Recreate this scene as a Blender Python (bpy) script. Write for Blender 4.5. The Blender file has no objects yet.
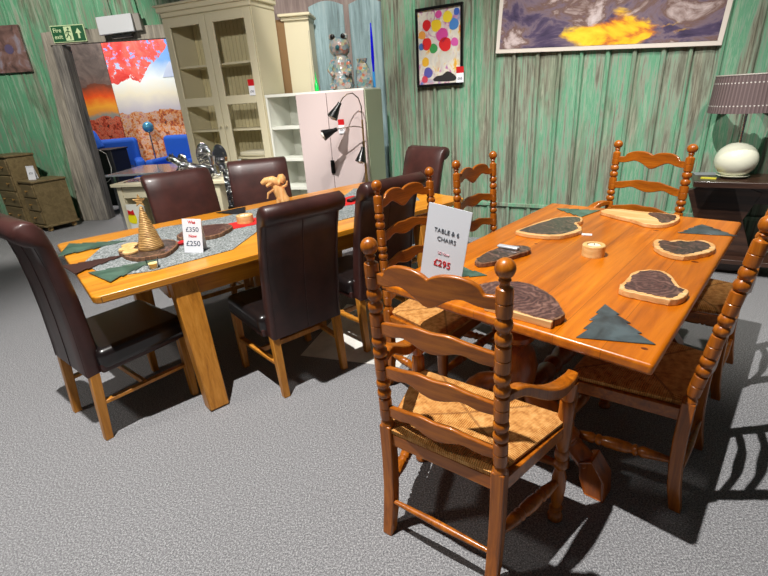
import bpy, bmesh, math, random
from mathutils import Vector, Matrix, noise
random.seed(7)
PI = math.pi
C = bpy.context.scene.collection
sc = bpy.context.scene

# ------------------------------------------------------------------ helpers
def BM(): return bmesh.new()
def T(x, y, z=0): return Matrix.Translation((x, y, z))
def RZ(a): return Matrix.Rotation(a, 4, 'Z')
def RX(a): return Matrix.Rotation(a, 4, 'X')
def RY(a): return Matrix.Rotation(a, 4, 'Y')

def box(bm, c, s, M=None):
    M = M or Matrix.Identity(4)
    v = []
    for dx in (-.5, .5):
        for dy in (-.5, .5):
            for dz in (-.5, .5):
                v.append(bm.verts.new(M @ Vector((c[0]+dx*s[0], c[1]+dy*s[1], c[2]+dz*s[2]))))
    for f in ((0,1,3,2),(4,6,7,5),(0,4,5,1),(2,3,7,6),(0,2,6,4),(1,5,7,3)):
        bm.faces.new([v[i] for i in f])

def axis_mat(p, q):
    p, q = Vector(p), Vector(q)
    z = (q-p).normalized()
    up = Vector((0,1,0)) if abs(z.y) < .9 else Vector((1,0,0))
    x = up.cross(z).normalized(); y = z.cross(x)
    return Matrix(((x.x,y.x,z.x,p.x),(x.y,y.y,z.y,p.y),(x.z,y.z,z.z,p.z),(0,0,0,1)))

def bar(bm, p, q, w, h, w2=None, h2=None):
    """square-section bar from p to q, w along local x, h along local y"""
    M = axis_mat(p, q); L = (Vector(q)-Vector(p)).length
    w2 = w2 or w; h2 = h2 or h
    v = []
    for (z, a, b) in ((0, w, h), (L, w2, h2)):
        for sx, sy in ((-1,-1),(1,-1),(1,1),(-1,1)):
            v.append(bm.verts.new(M @ Vector((sx*a/2, sy*b/2, z))))
    bm.faces.new(v[3::-1]); bm.faces.new(v[4:8])
    for i in range(4):
        j = (i+1) % 4
        bm.faces.new((v[i], v[j], v[j+4], v[i+4]))

def lathe(bm, prof, M=None, seg=16):
    M = M or Matrix.Identity(4)
    rings = []
    for r, z in prof:
        if r < 1e-5:
            rings.append([bm.verts.new(M @ Vector((0,0,z)))])
        else:
            rings.append([bm.verts.new(M @ Vector((r*math.cos(2*PI*i/seg), r*math.sin(2*PI*i/seg), z))) for i in range(seg)])
    for a, b in zip(rings, rings[1:]):
        for i in range(seg):
            j = (i+1) % seg
            if len(a) == 1 and len(b) == 1: continue
            if len(a) == 1: bm.faces.new((a[0], b[i], b[j]))
            elif len(b) == 1: bm.faces.new((a[i], a[j], b[0]))
            else: bm.faces.new((a[i], a[j], b[j], b[i]))
    if len(rings[0]) > 1: bm.faces.new(rings[0][::-1])
    if len(rings[-1]) > 1: bm.faces.new(rings[-1])

def tube(bm, pts, r, seg=10):
    pts = [Vector(p) for p in pts]
    rs = r if isinstance(r, (list, tuple)) else [r]*len(pts)
    rings = []
    prev = None
    for i, p in enumerate(pts):
        d = (pts[min(i+1, len(pts)-1)] - pts[max(i-1, 0)]).normalized()
        if prev is None:
            x = d.orthogonal().normalized()
        else:
            x = (prev - d*prev.dot(d)).normalized()
        prev = x; y = d.cross(x)
        rings.append([bm.verts.new(p + x*rs[i]*math.cos(2*PI*k/seg) + y*rs[i]*math.sin(2*PI*k/seg)) for k in range(seg)])
    for a, b in zip(rings, rings[1:]):
        for i in range(seg):
            j = (i+1) % seg
            bm.faces.new((a[i], a[j], b[j], b[i]))
    bm.faces.new(rings[0][::-1]); bm.faces.new(rings[-1])

def prism(bm, poly, z0, z1, M=None):
    M = M or Matrix.Identity(4)
    a = [bm.verts.new(M @ Vector((x, y, z0))) for x, y in poly]
    b = [bm.verts.new(M @ Vector((x, y, z1))) for x, y in poly]
    bm.faces.new(a[::-1]); bm.faces.new(b)
    n = len(poly)
    for i in range(n):
        j = (i+1) % n
        bm.faces.new((a[i], a[j], b[j], b[i]))

def fin(name, bm, mat, parent=None, bevel=0, sharp=.7, seg=2, M=None):
    bmesh.ops.recalc_face_normals(bm, faces=bm.faces)
    me = bpy.data.meshes.new(name); bm.to_mesh(me); bm.free()
    me.materials.append(mat)
    me.shade_smooth(); me.set_sharp_from_angle(angle=sharp)
    o = bpy.data.objects.new(name, me); C.objects.link(o)
    if parent is not None: o.parent = parent
    if M is not None: o.matrix_local = M
    if bevel:
        b = o.modifiers.new('bevel', 'BEVEL'); b.width = bevel; b.segments = seg
        b.limit_method = 'ANGLE'; b.angle_limit = .6
    return o

def tag(o, label, cat, group=None, kind=None):
    if label: o['label'] = label
    if cat: o['category'] = cat
    if group: o['group'] = group
    if kind: o['kind'] = kind
    return o

def thing(name, label, cat, loc=(0,0,0), rz=0, group=None):
    o = bpy.data.objects.new(name, None); C.objects.link(o)
    o.location = loc; o.rotation_euler = (0,0,rz); o.empty_display_size = .1
    return tag(o, label, cat, group)

def copy_tree(o, parent=None):
    c = o.copy(); C.objects.link(c); c.parent = parent
    for ch in list(o.children): copy_tree(ch, c)
    return c

def struct(o):
    o['kind'] = 'structure'; return o

def smooth_poly(pts, n=3, jit=0.0, seed=0):
    """Catmull-Rom round the outline, a little natural wobble"""
    rnd = random.Random(seed); out = []
    N = len(pts)
    for i in range(N):
        p0, p1, p2, p3 = [Vector(pts[(i+k-1) % N]) for k in range(4)]
        for s in range(n):
            t = s/n
            q = .5*((2*p1)+(-p0+p2)*t+(2*p0-5*p1+4*p2-p3)*t*t+(-p0+3*p1-3*p2+p3)*t**3)
            out.append((q.x+rnd.uniform(-jit, jit), q.y+rnd.uniform(-jit, jit)))
    return out

# ------------------------------------------------------------------ materials
def srgb(r, g, b):
    f = lambda c: (c/255/12.92) if c/255 <= .04045 else ((c/255+.055)/1.055)**2.4
    return (f(r), f(g), f(b), 1)

class Mat:
    def __init__(s, name, col=(.5,.5,.5,1), rough=.5, metal=0, spec=.5, coat=0, trans=0):
        s.m = bpy.data.materials.new(name); s.m.use_nodes = True
        s.nt = s.m.node_tree; s.n = s.nt.nodes; s.l = s.nt.links
        s.b = s.n['Principled BSDF']
        s.b.inputs['Base Color'].default_value = col
        s.b.inputs['Roughness'].default_value = rough
        s.b.inputs['Metallic'].default_value = metal
        s.b.inputs['Specular IOR Level'].default_value = spec
        s.b.inputs['Coat Weight'].default_value = coat
        s.b.inputs['Coat Roughness'].default_value = .12
        s.b.inputs['Transmission Weight'].default_value = trans
    def node(s, t, **kw):
        n = s.n.new(t)
        for k, v in kw.items():
            if k in n.inputs: n.inputs[k].default_value = v
            else: setattr(n, k, v)
        return n
    def link(s, a, b): s.l.new(a, b)
    def coord(s, kind='Object', scale=(1,1,1), rot=(0,0,0), loc=(0,0,0)):
        t = s.node('ShaderNodeTexCoord'); m = s.node('ShaderNodeMapping')
        m.inputs['Scale'].default_value = scale; m.inputs['Rotation'].default_value = rot
        m.inputs['Location'].default_value = loc
        s.link(t.outputs[kind], m.inputs['Vector']); return m.outputs['Vector']
    def noise(s, vec, scale, detail=4, rough=.6, dist=0):
        n = s.node('ShaderNodeTexNoise'); s.link(vec, n.inputs['Vector'])
        n.inputs['Scale'].default_value = scale; n.inputs['Detail'].default_value = detail
        n.inputs['Roughness'].default_value = rough; n.inputs['Distortion'].default_value = dist
        return n.outputs['Fac']
    def ramp(s, fac, stops, interp='LINEAR'):
        r = s.node('ShaderNodeValToRGB'); s.link(fac, r.inputs['Fac'])
        cr = r.color_ramp; cr.interpolation = interp
        while len(cr.elements) < len(stops): cr.elements.new(.5)
        for e, (p, c) in zip(cr.elements, stops):
            e.position = p; e.color = c
        return r.outputs['Color']
    def mix(s, fac, a, b, mode='MIX'):
        m = s.node('ShaderNodeMix', data_type='RGBA', blend_type=mode)
        for sock, v in ((m.inputs[0], fac), (m.inputs[6], a), (m.inputs[7], b)):
            if isinstance(v, (int, float)): sock.default_value = v
            elif isinstance(v, tuple): sock.default_value = v
            else: s.link(v, sock)
        return m.outputs[2]
    def math(s, op, a, b=0, c=None):
        m = s.node('ShaderNodeMath', operation=op)
        for i, v in enumerate((a, b) if c is None else (a, b, c)):
            if isinstance(v, (int, float)): m.inputs[i].default_value = v
            else: s.link(v, m.inputs[i])
        return m.outputs[0]
    def sep(s, vec):
        x = s.node('ShaderNodeSeparateXYZ'); s.link(vec, x.inputs[0]); return x.outputs
    def color(s, c): s.link(c, s.b.inputs['Base Color']); return s
    def bump(s, h, strength=.3, dist=.01):
        b = s.node('ShaderNodeBump'); b.inputs['Strength'].default_value = strength
        b.inputs['Distance'].default_value = dist
        s.link(h, b.inputs['Height']); s.link(b.outputs['Normal'], s.b.inputs['Normal']); return s

def plain(name, rgb, rough=.5, metal=0, **k): return Mat(name, srgb(*rgb), rough, metal, **k).m

def wood(name, dark, mid, light, rough=.35, along='Z', scale=1., coat=0., knots=False, plank=0):
    m = Mat(name, rough=rough, coat=coat)
    st = {'X': (.6,9,9), 'Y': (9,.6,9), 'Z': (9,9,.6)}[along]
    v = m.coord(scale=tuple(a*scale for a in st))
    n1 = m.noise(v, 2.2, 5, .6, .8); n2 = m.noise(v, 9, 4, .7)
    f = m.math('ADD', m.math('MULTIPLY', n1, .7), m.math('MULTIPLY', n2, .3))
    col = m.ramp(f, [(.30, srgb(*dark)), (.5, srgb(*mid)), (.68, srgb(*light))])
    if plank:
        xyz = m.sep(m.coord())
        ax = xyz[0] if along == 'Y' else xyz[1]
        sc_ = m.math('MULTIPLY', ax, 1/plank)
        cell = m.math('FLOOR', sc_); fr = m.math('FRACT', sc_)
        w = m.node('ShaderNodeTexWhiteNoise', noise_dimensions='1D'); m.link(cell, w.inputs['W'])
        col = m.mix(m.math('MULTIPLY', w.outputs['Value'], .35), col, srgb(*dark))
        seam = m.math('LESS_THAN', fr, .012)
        col = m.mix(m.math('MULTIPLY', seam, .6), col, srgb(*[c*.45 for c in dark]))
    if knots:
        vv = m.node('ShaderNodeTexVoronoi'); vv.inputs['Scale'].default_value = 2.6
        kv = m.coord(scale=(1, .6, 1)) if along == 'Y' else m.coord(scale=(.6, 1, 1))
        m.link(kv, vv.inputs['Vector'])
        k = m.ramp(vv.outputs['Distance'], [(0, (1,1,1,1)), (.035, (.8,.8,.8,1)), (.065, (0,0,0,1))])
        col = m.mix(m.math('MULTIPLY', k, .75), col, srgb(105, 45, 15))
    m.color(col); m.bump(n2, .08, .004)
    return m.m

M = {}
M['pine'] = wood('orange pine table', (150,74,4), (200,108,6), (226,134,18), .33, 'Y', .8, .12, True, .15)
M['chairwood'] = wood('honey stained turned wood', (104,54,10), (160,86,14), (194,114,26), .32, 'Z', 1.6, .15)
M['chairwood_x'] = wood('honey stained slat wood', (104,54,10), (160,86,14), (194,114,26), .32, 'X', 1.6, .15)
M['basewood'] = wood('dark pine base', (96,42,8), (146,72,16), (172,92,26), .32, 'Z', 1.2, .15)
M['oak'] = wood('golden oak table', (176,100,14), (222,146,34), (240,172,58), .33, 'X', .9, .2, False, .18)
M['oakleg'] = wood('golden oak leg', (146,88,22), (196,128,42), (218,152,66), .4, 'Z', 1.5)
M['sliceface'] = None

def carpet():
    m = Mat('grey speckled carpet', rough=.95, spec=.1)
    v = m.coord()
    n = m.noise(v, 150, 3, .75); n2 = m.noise(v, 360, 2, .6); n3 = m.noise(v, 2.0, 3, .6)
    f = m.math('ADD', m.math('MULTIPLY', n, .6), m.math('MULTIPLY', n2, .4))
    c = m.ramp(f, [(.36, srgb(72,72,75)), (.5, srgb(130,130,133)), (.62, srgb(200,200,201))])
    c = m.mix(m.math('MULTIPLY', n3, .22), c, srgb(110,110,108))
    m.color(c); m.bump(n, .6, .006); return m.m
M['carpet'] = carpet()

def distressed(name, stops, streak=(7,7,.45), seed=0, bump=.15, patch=False):
    m = Mat(name, rough=.75, spec=.2)
    v = m.coord(scale=streak, loc=(seed, 0, seed*.7))
    big = m.noise(m.coord(scale=(1.3,1.3,.55), loc=(seed*2, 0, 3)), 1.6, 4, .6, .4)
    n1 = m.noise(v, 1.6, 6, .65, 1.2); n2 = m.noise(v, 7, 5, .7, .5)
    f = m.math('ADD', m.math('ADD', m.math('MULTIPLY', n1, .42), m.math('MULTIPLY', n2, .28)), m.math('MULTIPLY', big, .30))
    c = m.ramp(f, stops)
    if patch:
        pn = m.noise(m.coord(scale=(2.6,2.6,.5), loc=(seed+7, 1, 5)), 1.5, 4, .6, .8)
        pm = m.ramp(pn, [(.46, (0,0,0,1)), (.60, (.75,.75,.75,1))])
        gr = m.ramp(n2, [(.35, srgb(84,80,68)), (.5, srgb(124,120,104)), (.65, srgb(160,160,142))])
        c = m.mix(pm, c, gr)
    m.color(c); m.bump(n2, bump, .01); return m.m
M['green'] = distressed('distressed green boarding', [(.36, srgb(80,80,68)), (.43, srgb(112,114,100)), (.475, srgb(140,150,132)), (.5, srgb(120,158,134)), (.53, srgb(92,152,118)), (.565, srgb(140,168,144)), (.6, srgb(130,132,116)), (.66, srgb(196,206,184))], patch=True)
M['green2'] = distressed('distressed deep green boarding', [(.36, srgb(104,106,90)), (.43, srgb(142,150,130)), (.47, srgb(108,160,128)), (.51, srgb(98,166,126)), (.555, srgb(154,184,158)), (.6, srgb(146,150,132)), (.66, srgb(206,218,192))], seed=4, patch=True)
M['greyplank'] = distressed('weathered grey planking', [(.36, srgb(76,72,66)), (.46, srgb(134,128,118)), (.54, srgb(166,158,144)), (.64, srgb(200,194,178))], seed=9)
M['greyplank2'] = distressed('dark weathered planking', [(.36, srgb(52,50,50)), (.46, srgb(108,104,100)), (.54, srgb(146,140,132)), (.64, srgb(182,176,164))], seed=12)
M['blueplank'] = distressed('blue grey painted boarding', [(.36, srgb(96,108,108)), (.46, srgb(134,158,162)), (.54, srgb(160,186,192)), (.64, srgb(186,202,200))], seed=15)
M['mauve'] = distressed('mauve brown door framing', [(.36, srgb(106,92,88)), (.5, srgb(146,130,126)), (.64, srgb(176,164,154))], seed=18)
M['cream'] = plain('cream painted wood', (214,206,176), .5)
M['cream_in'] = plain('cream cabinet lining', (214,204,164), .6)
M['white'] = plain('white painted board', (224,226,216), .5)
M['sage'] = plain('pale sage side panel', (168,176,150), .55)
M['pink'] = plain('pale pink gloss door', (208,192,190), .35)
M['brownboard'] = plain('brown back board', (132,100,60), .6)
M['chest'] = wood('dull olive pine chest', (92,78,50), (124,106,72), (142,124,86), .55, 'X', .8)
M['knot'] = plain('dark pine knot', (96,38,14), .35)
M['knob'] = plain('brass knob', (190,150,90), .35, .6)
M['bunfoot'] = plain('pale bun foot', (196,160,104), .5)
M['black'] = plain('black metal', (14,14,15), .3)
M['blackcloth'] = plain('black cabinet', (16,17,22), .6)
M['chrome'] = plain('chrome', (225,225,228), .12, 1)
M['brass'] = plain('warm brass', (190,160,110), .3, .9)
M['bulb'] = plain('frosted lamp bulb', (238,234,224), .3)
M['paper'] = plain('white paper', (238,240,246), .5)
M['redink'] = plain('red print', (206,28,36), .6)
M['greyink'] = plain('dark grey print', (70,78,88), .6)
M['pinkink'] = plain('faint pink print', (226,170,178), .6)
M['blueink'] = plain('blue black pen', (40,60,90), .6)
M['redcard'] = plain('red tag', (200,20,28), .5)
M['yellowcard'] = plain('yellow sticker', (238,226,20), .5)
M['bluesofa'] = plain('royal blue velvet', (16,84,190), .75)
M['navy'] = plain('navy velvet', (8,28,70), .8)
M['teal'] = plain('dark teal velvet', (20,84,92), .7)
M['opal'] = plain('white opal glass', (236,236,214), .18, coat=.6)
M['darkwood'] = wood('very dark stained wood', (34,20,14), (60,38,28), (86,58,42), .35, 'X', 1.0, .3)
def slate(name, a, b):
    m = Mat(name, rough=.28, coat=.2); n = m.noise(m.coord(), 9, 5, .6, .5); m.color(m.ramp(n, [(.38, srgb(*a)), (.62, srgb(*b))])); m.bump(n, .15, .004); return m.m
M['slate'] = slate('grey slate', (44,50,52), (78,92,96))
M['slateg'] = slate('green slate', (46,70,60), (84,112,98))
M['browncard'] = plain('dark brown mat', (62,34,30), .5)
M['redfelt'] = plain('red felt', (208,30,28), .9)
M['rugw'] = None

def leather():
    m = Mat('dark brown leather', srgb(60,32,28), .42, coat=.1)
    v = m.coord(); n = m.noise(v, 130, 3, .6); n2 = m.noise(v, 6, 3, .6)
    m.color(m.ramp(n2, [(.35, srgb(48,25,22)), (.65, srgb(70,38,34))]))
    m.bump(n, .12, .003); return m.m
M['leather'] = leather()
M['leather_dark'] = plain('near black seat leather', (26,20,20), .3, coat=.3)

def rush():
    m = Mat('woven rush seat', rough=.7, spec=.25)
    xyz = m.sep(m.coord())
    ax = m.math('ABSOLUTE', m.math('DIVIDE', xyz[0], .26)); ay = m.math('ABSOLUTE', m.math('DIVIDE', xyz[1], .2))
    side = m.math('GREATER_THAN', ax, ay)
    # cords run parallel to the nearest edge's normal: strands repeat along the edge
    sx = m.math('MULTIPLY', xyz[0], 2*PI/.007); sy = m.math('MULTIPLY', xyz[1], 2*PI/.007)
    w = m.math('ADD', m.math('MULTIPLY', m.math('SINE', sy), side), m.math('MULTIPLY', m.math('SINE', sx), m.math('SUBTRACT', 1, side)))
    n = m.noise(m.coord(), 40, 3, .6)
    f = m.math('ADD', m.math('MULTIPLY', w, .12), m.math('MULTIPLY', n, 1.0))
    c = m.ramp(f, [(.2, srgb(150,88,36)), (.5, srgb(214,150,78)), (.8, srgb(236,184,116))])
    seam = m.math('LESS_THAN', m.math('ABSOLUTE', m.math('SUBTRACT', ax, ay)), .03)
    c = m.mix(m.math('MULTIPLY', seam, .5), c, srgb(110,60,24))
    m.color(c); m.bump(w, .6, .003); return m.m
M['rush'] = rush()

def slice_mat(name, seed, dark=(58,36,34), mid=(104,68,58)):
    m = Mat(name, rough=.35, coat=.3)
    v = m.coord(scale=(1,1,1), loc=(seed*.01, seed*.02, 0))
    w = m.node('ShaderNodeTexWave', wave_type='RINGS', rings_direction='Z')
    m.link(v, w.inputs['Vector'])
    w.inputs['Scale'].default_value = 13; w.inputs['Distortion'].default_value = 14
    w.inputs['Detail'].default_value = 4; w.inputs['Detail Scale'].default_value = 1.4
    n = m.noise(v, 14, 4, .6, 1)
    f = m.math('ADD', m.math('MULTIPLY', w.outputs['Fac'], .25), m.math('MULTIPLY', n, .75))
    m.color(m.ramp(f, [(.25, srgb(*dark)), (.5, srgb(*mid)), (.8, srgb(140,104,92))])); return m.m
M['slice1'] = slice_mat('dark ring heartwood', 1, (44,28,30), (84,54,50))
M['slice2'] = slice_mat('charcoal heartwood', 5, (34,28,26), (66,54,48))
M['sapwood'] = wood('pale sapwood rim', (190,128,70), (222,172,110), (238,200,148), .5, 'X', 2)
M['bark'] = wood('rough brown bark', (70,44,32), (120,84,60), (170,130,96), .8, 'Z', 3)
M['ringwood'] = wood('pale turned wood', (200,150,84), (226,182,116), (240,206,150), .45, 'X', 2)
M['driftwood'] = wood('golden carved wood', (176,116,60), (226,172,104), (244,206,150), .5, 'Z', 4)

def felt():
    m = Mat('grey sparkle felt', rough=.8)
    v = m.coord(); n = m.noise(v, 120, 3, .75)
    m.color(m.ramp(n, [(.38, srgb(74,80,80)), (.5, srgb(122,128,128)), (.66, srgb(190,194,194))])); return m.m
M['felt'] = felt()
def glitter():
    m = Mat('gold woven cone', rough=.5, metal=.25)
    v = m.coord(scale=(1,1,6)); n = m.noise(v, 26, 4, .7); w = m.sep(m.coord())[2]
    s = m.math('SINE', m.math('MULTIPLY', w, 2*PI/.009))
    m.color(m.ramp(n, [(.35, srgb(140,100,54)), (.6, srgb(210,168,104))])); m.bump(s, .5, .002); return m.m
M['gold'] = glitter()
def crushed():
    m = Mat('silver crushed glass', rough=.15, metal=1)
    v = m.node('ShaderNodeTexVoronoi'); v.inputs['Scale'].default_value = 60
    m.link(m.coord(), v.inputs['Vector'])
    m.color(m.ramp(m.sep(v.outputs['Color'])[0], [(0, srgb(60,60,64)), (.5, srgb(170,172,176)), (1, srgb(250,250,250))]))
    m.bump(v.outputs['Distance'], .8, .01); return m.m
M['crushed'] = crushed()
def rugm():
    m = Mat('pale stone rug', rough=.6)
    n = m.noise(m.coord(), 7, 5, .6)
    m.color(m.ramp(n, [(.3, srgb(206,204,196)), (.7, srgb(236,234,226))])); return m.m
M['rug'] = rugm()
def pleat():
    m = Mat('taupe pleated fabric', rough=.8)
    v = m.coord(); xyz = m.sep(v)
    ang = m.math('ARCTAN2', xyz[1], xyz[0]); s = m.math('SINE', m.math('MULTIPLY', ang, 64))
    z = xyz[2]
    band = m.math('LESS_THAN', m.math('ABSOLUTE', m.math('SUBTRACT', m.math('ABSOLUTE', z), .075)), .004)
    dash = m.math('MULTIPLY', band, m.math('GREATER_THAN', m.math('SINE', m.math('MULTIPLY', ang, 64)), .3))
    c = m.ramp(s, [(0, srgb(100,84,84)), (1, srgb(120,103,102))])
    m.color(m.mix(dash, c, srgb(206,200,194))); m.bump(s, .35, .005); return m.m
M['pleat'] = pleat()
def glass(name='clear glass', tint=(1,1,1,1), rough=.02):
    m = bpy.data.materials.new(name); m.use_nodes = True
    n = m.node_tree.nodes; l = m.node_tree.links
    for x in list(n): n.remove(x)
    out = n.new('ShaderNodeOutputMaterial'); tr = n.new('ShaderNodeBsdfTransparent'); gl = n.new('ShaderNodeBsdfGlossy')
    mx = n.new('ShaderNodeMixShader'); fr = n.new('ShaderNodeLayerWeight'); fr.inputs['Blend'].default_value = .12
    tr.inputs['Color'].default_value = tint; gl.inputs['Roughness'].default_value = rough
    l.new(fr.outputs[0], mx.inputs[0]); l.new(tr.outputs[0], mx.inputs[1]); l.new(gl.outputs[0], mx.inputs[2]); l.new(mx.outputs[0], out.inputs[0])
    return m
M['glass'] = glass()
M['cello'] = glass('crinkled cellophane', (.93,.95,.97,1), .1)
M['tableglass'] = plain('mirrored glass', (200,206,212), .12, .7)
M['blueprism'] = plain('deep blue prism edge', (24,20,210), .15)  # solid prism colours stand in for light refracted at the glass edges
M['cyanprism'] = plain('cyan prism edge', (60,150,220), .15)
M['greenprism'] = plain('green prism edge', (20,210,90), .15)
def confetti():
    m = Mat('iridescent patchwork film', rough=.25, coat=.5)
    v = m.node('ShaderNodeTexVoronoi'); v.inputs['Scale'].default_value = 38
    m.link(m.coord(), v.inputs['Vector']); h = m.sep(v.outputs['Color'])
    m.color(m.ramp(h[0], [(0, srgb(90,120,130)), (.25, srgb(150,160,160)), (.5, srgb(170,150,140)), (.7, srgb(166,166,126)), (.85, srgb(80,136,146)), (1, srgb(190,110,80))]))
    m.bump(v.outputs['Distance'], .6, .01); return m.m
M['confetti'] = confetti()

def text(s, size, mat, parent, Mx, name='lettering', align='CENTER', bold=0.0):
    cu = bpy.data.curves.new('txt', 'FONT'); cu.body = s; cu.size = size; cu.align_x = align; cu.extrude = .0004; cu.offset = bold
    tmp = bpy.data.objects.new('txt', cu); C.objects.link(tmp)
    bpy.context.view_layer.update()
    dg = bpy.context.evaluated_depsgraph_get()
    me = bpy.data.meshes.new_from_object(tmp.evaluated_get(dg)); me.name = name
    bpy.data.objects.remove(tmp); bpy.data.curves.remove(cu)
    me.materials.clear(); me.materials.append(mat)
    o = bpy.data.objects.new(name, me); C.objects.link(o); o.parent = parent; o.matrix_local = Mx
    return o
# matrix for writing that reads from -Y side (facing local -Y), at x,z on a board
def facing(x, y, z): return T(x, y, z) @ RX(PI/2)

# ------------------------------------------------------------------ room
bm = BM(); box(bm, (-.5, 4, -.05), (20, 16, .1)); struct(fin('floor', bm, M['carpet']))

WA = math.radians(-31); WD = 4.7
wn = Vector((-math.sin(WA), math.cos(WA), 0)); wd = Vector((math.cos(WA), math.sin(WA), 0))
WM = Matrix.Translation(wn*WD) @ RZ(WA)          # wall frame: x along wall, -y into the room

def boarded_wall(name, x0, x1, z1, mat, Mx, pitch=.2, ridge=.014, z0=0, seed=1, openings=None):
    """vertical boards with raised cover battens, front face at local y=0"""
    bm = BM(); rnd = random.Random(seed)
    prof = []; x = x0
    while x < x1 - .03:
        w = min(pitch*rnd.uniform(.9, 1.1), x1-x)
        prof += [(x, 0), (x+w*.45, -.006), (x+w*.74, .0), (x+w*.78, ridge*-1.0), (x+w*.84, -ridge*1.5), (x+w*.92, -ridge*.9), (x+w*.96, .010)]
        x += w
    prof.append((x1, 0))
    vs0 = [bm.verts.new(Vector((a, b, z0))) for a, b in prof]; vs1 = [bm.verts.new(Vector((a, b, z1))) for a, b in prof]
    bk0 = [bm.verts.new(Vector((a, .12, z0))) for a in (x0, x1)]; bk1 = [bm.verts.new(Vector((a, .12, z1))) for a in (x0, x1)]
    for i in range(len(prof)-1): bm.faces.new((vs0[i], vs0[i+1], vs1[i+1], vs1[i]))
    bm.faces.new((bk0[0], bk0[1], bk1[1], bk1[0])); bm.faces.new((vs0[0], vs1[0], bk1[0], bk0[0])); bm.faces.new((vs0[-1], bk0[1], bk1[1], vs1[-1]))
    bm.faces.new(vs1+[bk1[1], bk1[0]]); bm.faces.new(vs0[::-1]+[bk0[0], bk0[1]])
    o = fin(name, bm, mat, sharp=.3); o.matrix_world = Mx
    return struct(o)
boarded_wall('wall_right', -2.64, 4.2, 4.2, M['green'], WM)
bm = BM(); box(bm, (.76, -.012, .385), (6.8, .03, .035)); o = fin('trim_1', bm, M['green'], bevel=.004); o.matrix_world = WM; struct(o)
# return behind the corner, then the painted centre wall
bm = BM(); box(bm, (-2.62, .52, 2.1), (.04, .8, 4.2)); o = fin('wall_corner', bm, M['green']); o.matrix_world = WM; struct(o)
bm = BM(); box(bm, (-.75, 6.06, 2.1), (2.6, .12, 4.2)); struct(fin('wall_back', bm, M['mauve']))
for k, (xa, xb) in enumerate(((-.64, -.25), (-.19, .19))):
    bm = BM(); pts = [(xa, .0), (xb, .0), (xb, 2.46)] + [(xa+(xb-xa)*(1-i/8), 2.46+.05*math.sin(PI*i/8)) for i in range(1, 8)] + [(xa, 2.46)]
    prism(bm, pts, 0, .02, T(0, 6.0, 0) @ RX(PI/2)); struct(fin('trim_%d' % (k+2), bm, M['blueplank'], bevel=.005))
bm = BM(); box(bm, (-2.0, 6.6, 2.1), (.12, 1.1, 4.2)); struct(fin('wall_return', bm, M['green2']))
# door wall at Y = 7.1
DM = T(0, 7.1, 0)
boarded_wall('wall_left', -9, -4.34, 4.2, M['green2'], T(0,7.34,0), .26, .008, seed=3)
boarded_wall('wall_lintel', -4.36, -2.0, 4.2, M['green2'], DM, .26, .008, z0=2.5, seed=5)
bm = BM(); box(bm, (-2.33, 7.16, 1.25), (.66, .12, 2.5)); struct(fin('wall_pier', bm, M['green2']))
# door surround: planked boards
dr = thing('door_1', 'wide doorway surround clad in weathered grey planks below the fire exit sign', 'door frame'); dr['kind'] = 'structure'
bm = BM(); prism(bm, [(-4.58, 0), (-4.36, 0), (-4.19, 2.54), (-4.33, 2.54)], 0, .05, T(0, 7.1, 0) @ RX(PI/2)); fin('door_surround', bm, M['greyplank'], dr, .004)
bm = BM(); prism(bm, [(-4.36, 0), (-4.14, 0), (-4.08, 2.38), (-4.20, 2.46)], -.12, .08, T(0, 7.1, 0) @ RX(PI/2)); fin('door_surround', bm, M['greyplank2'], dr, .004)
bm = BM(); box(bm, (-3.27, 7.06, 2.46), (1.92, .1, .16)); fin('door_surround', bm, M['greyplank'], dr, .004)
# far room
bm = BM(); box(bm, (-4.3, 9.66, 2.1), (7, .1, 4.2)); struct(fin('wall_far', bm, M['mauve']))

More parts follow.
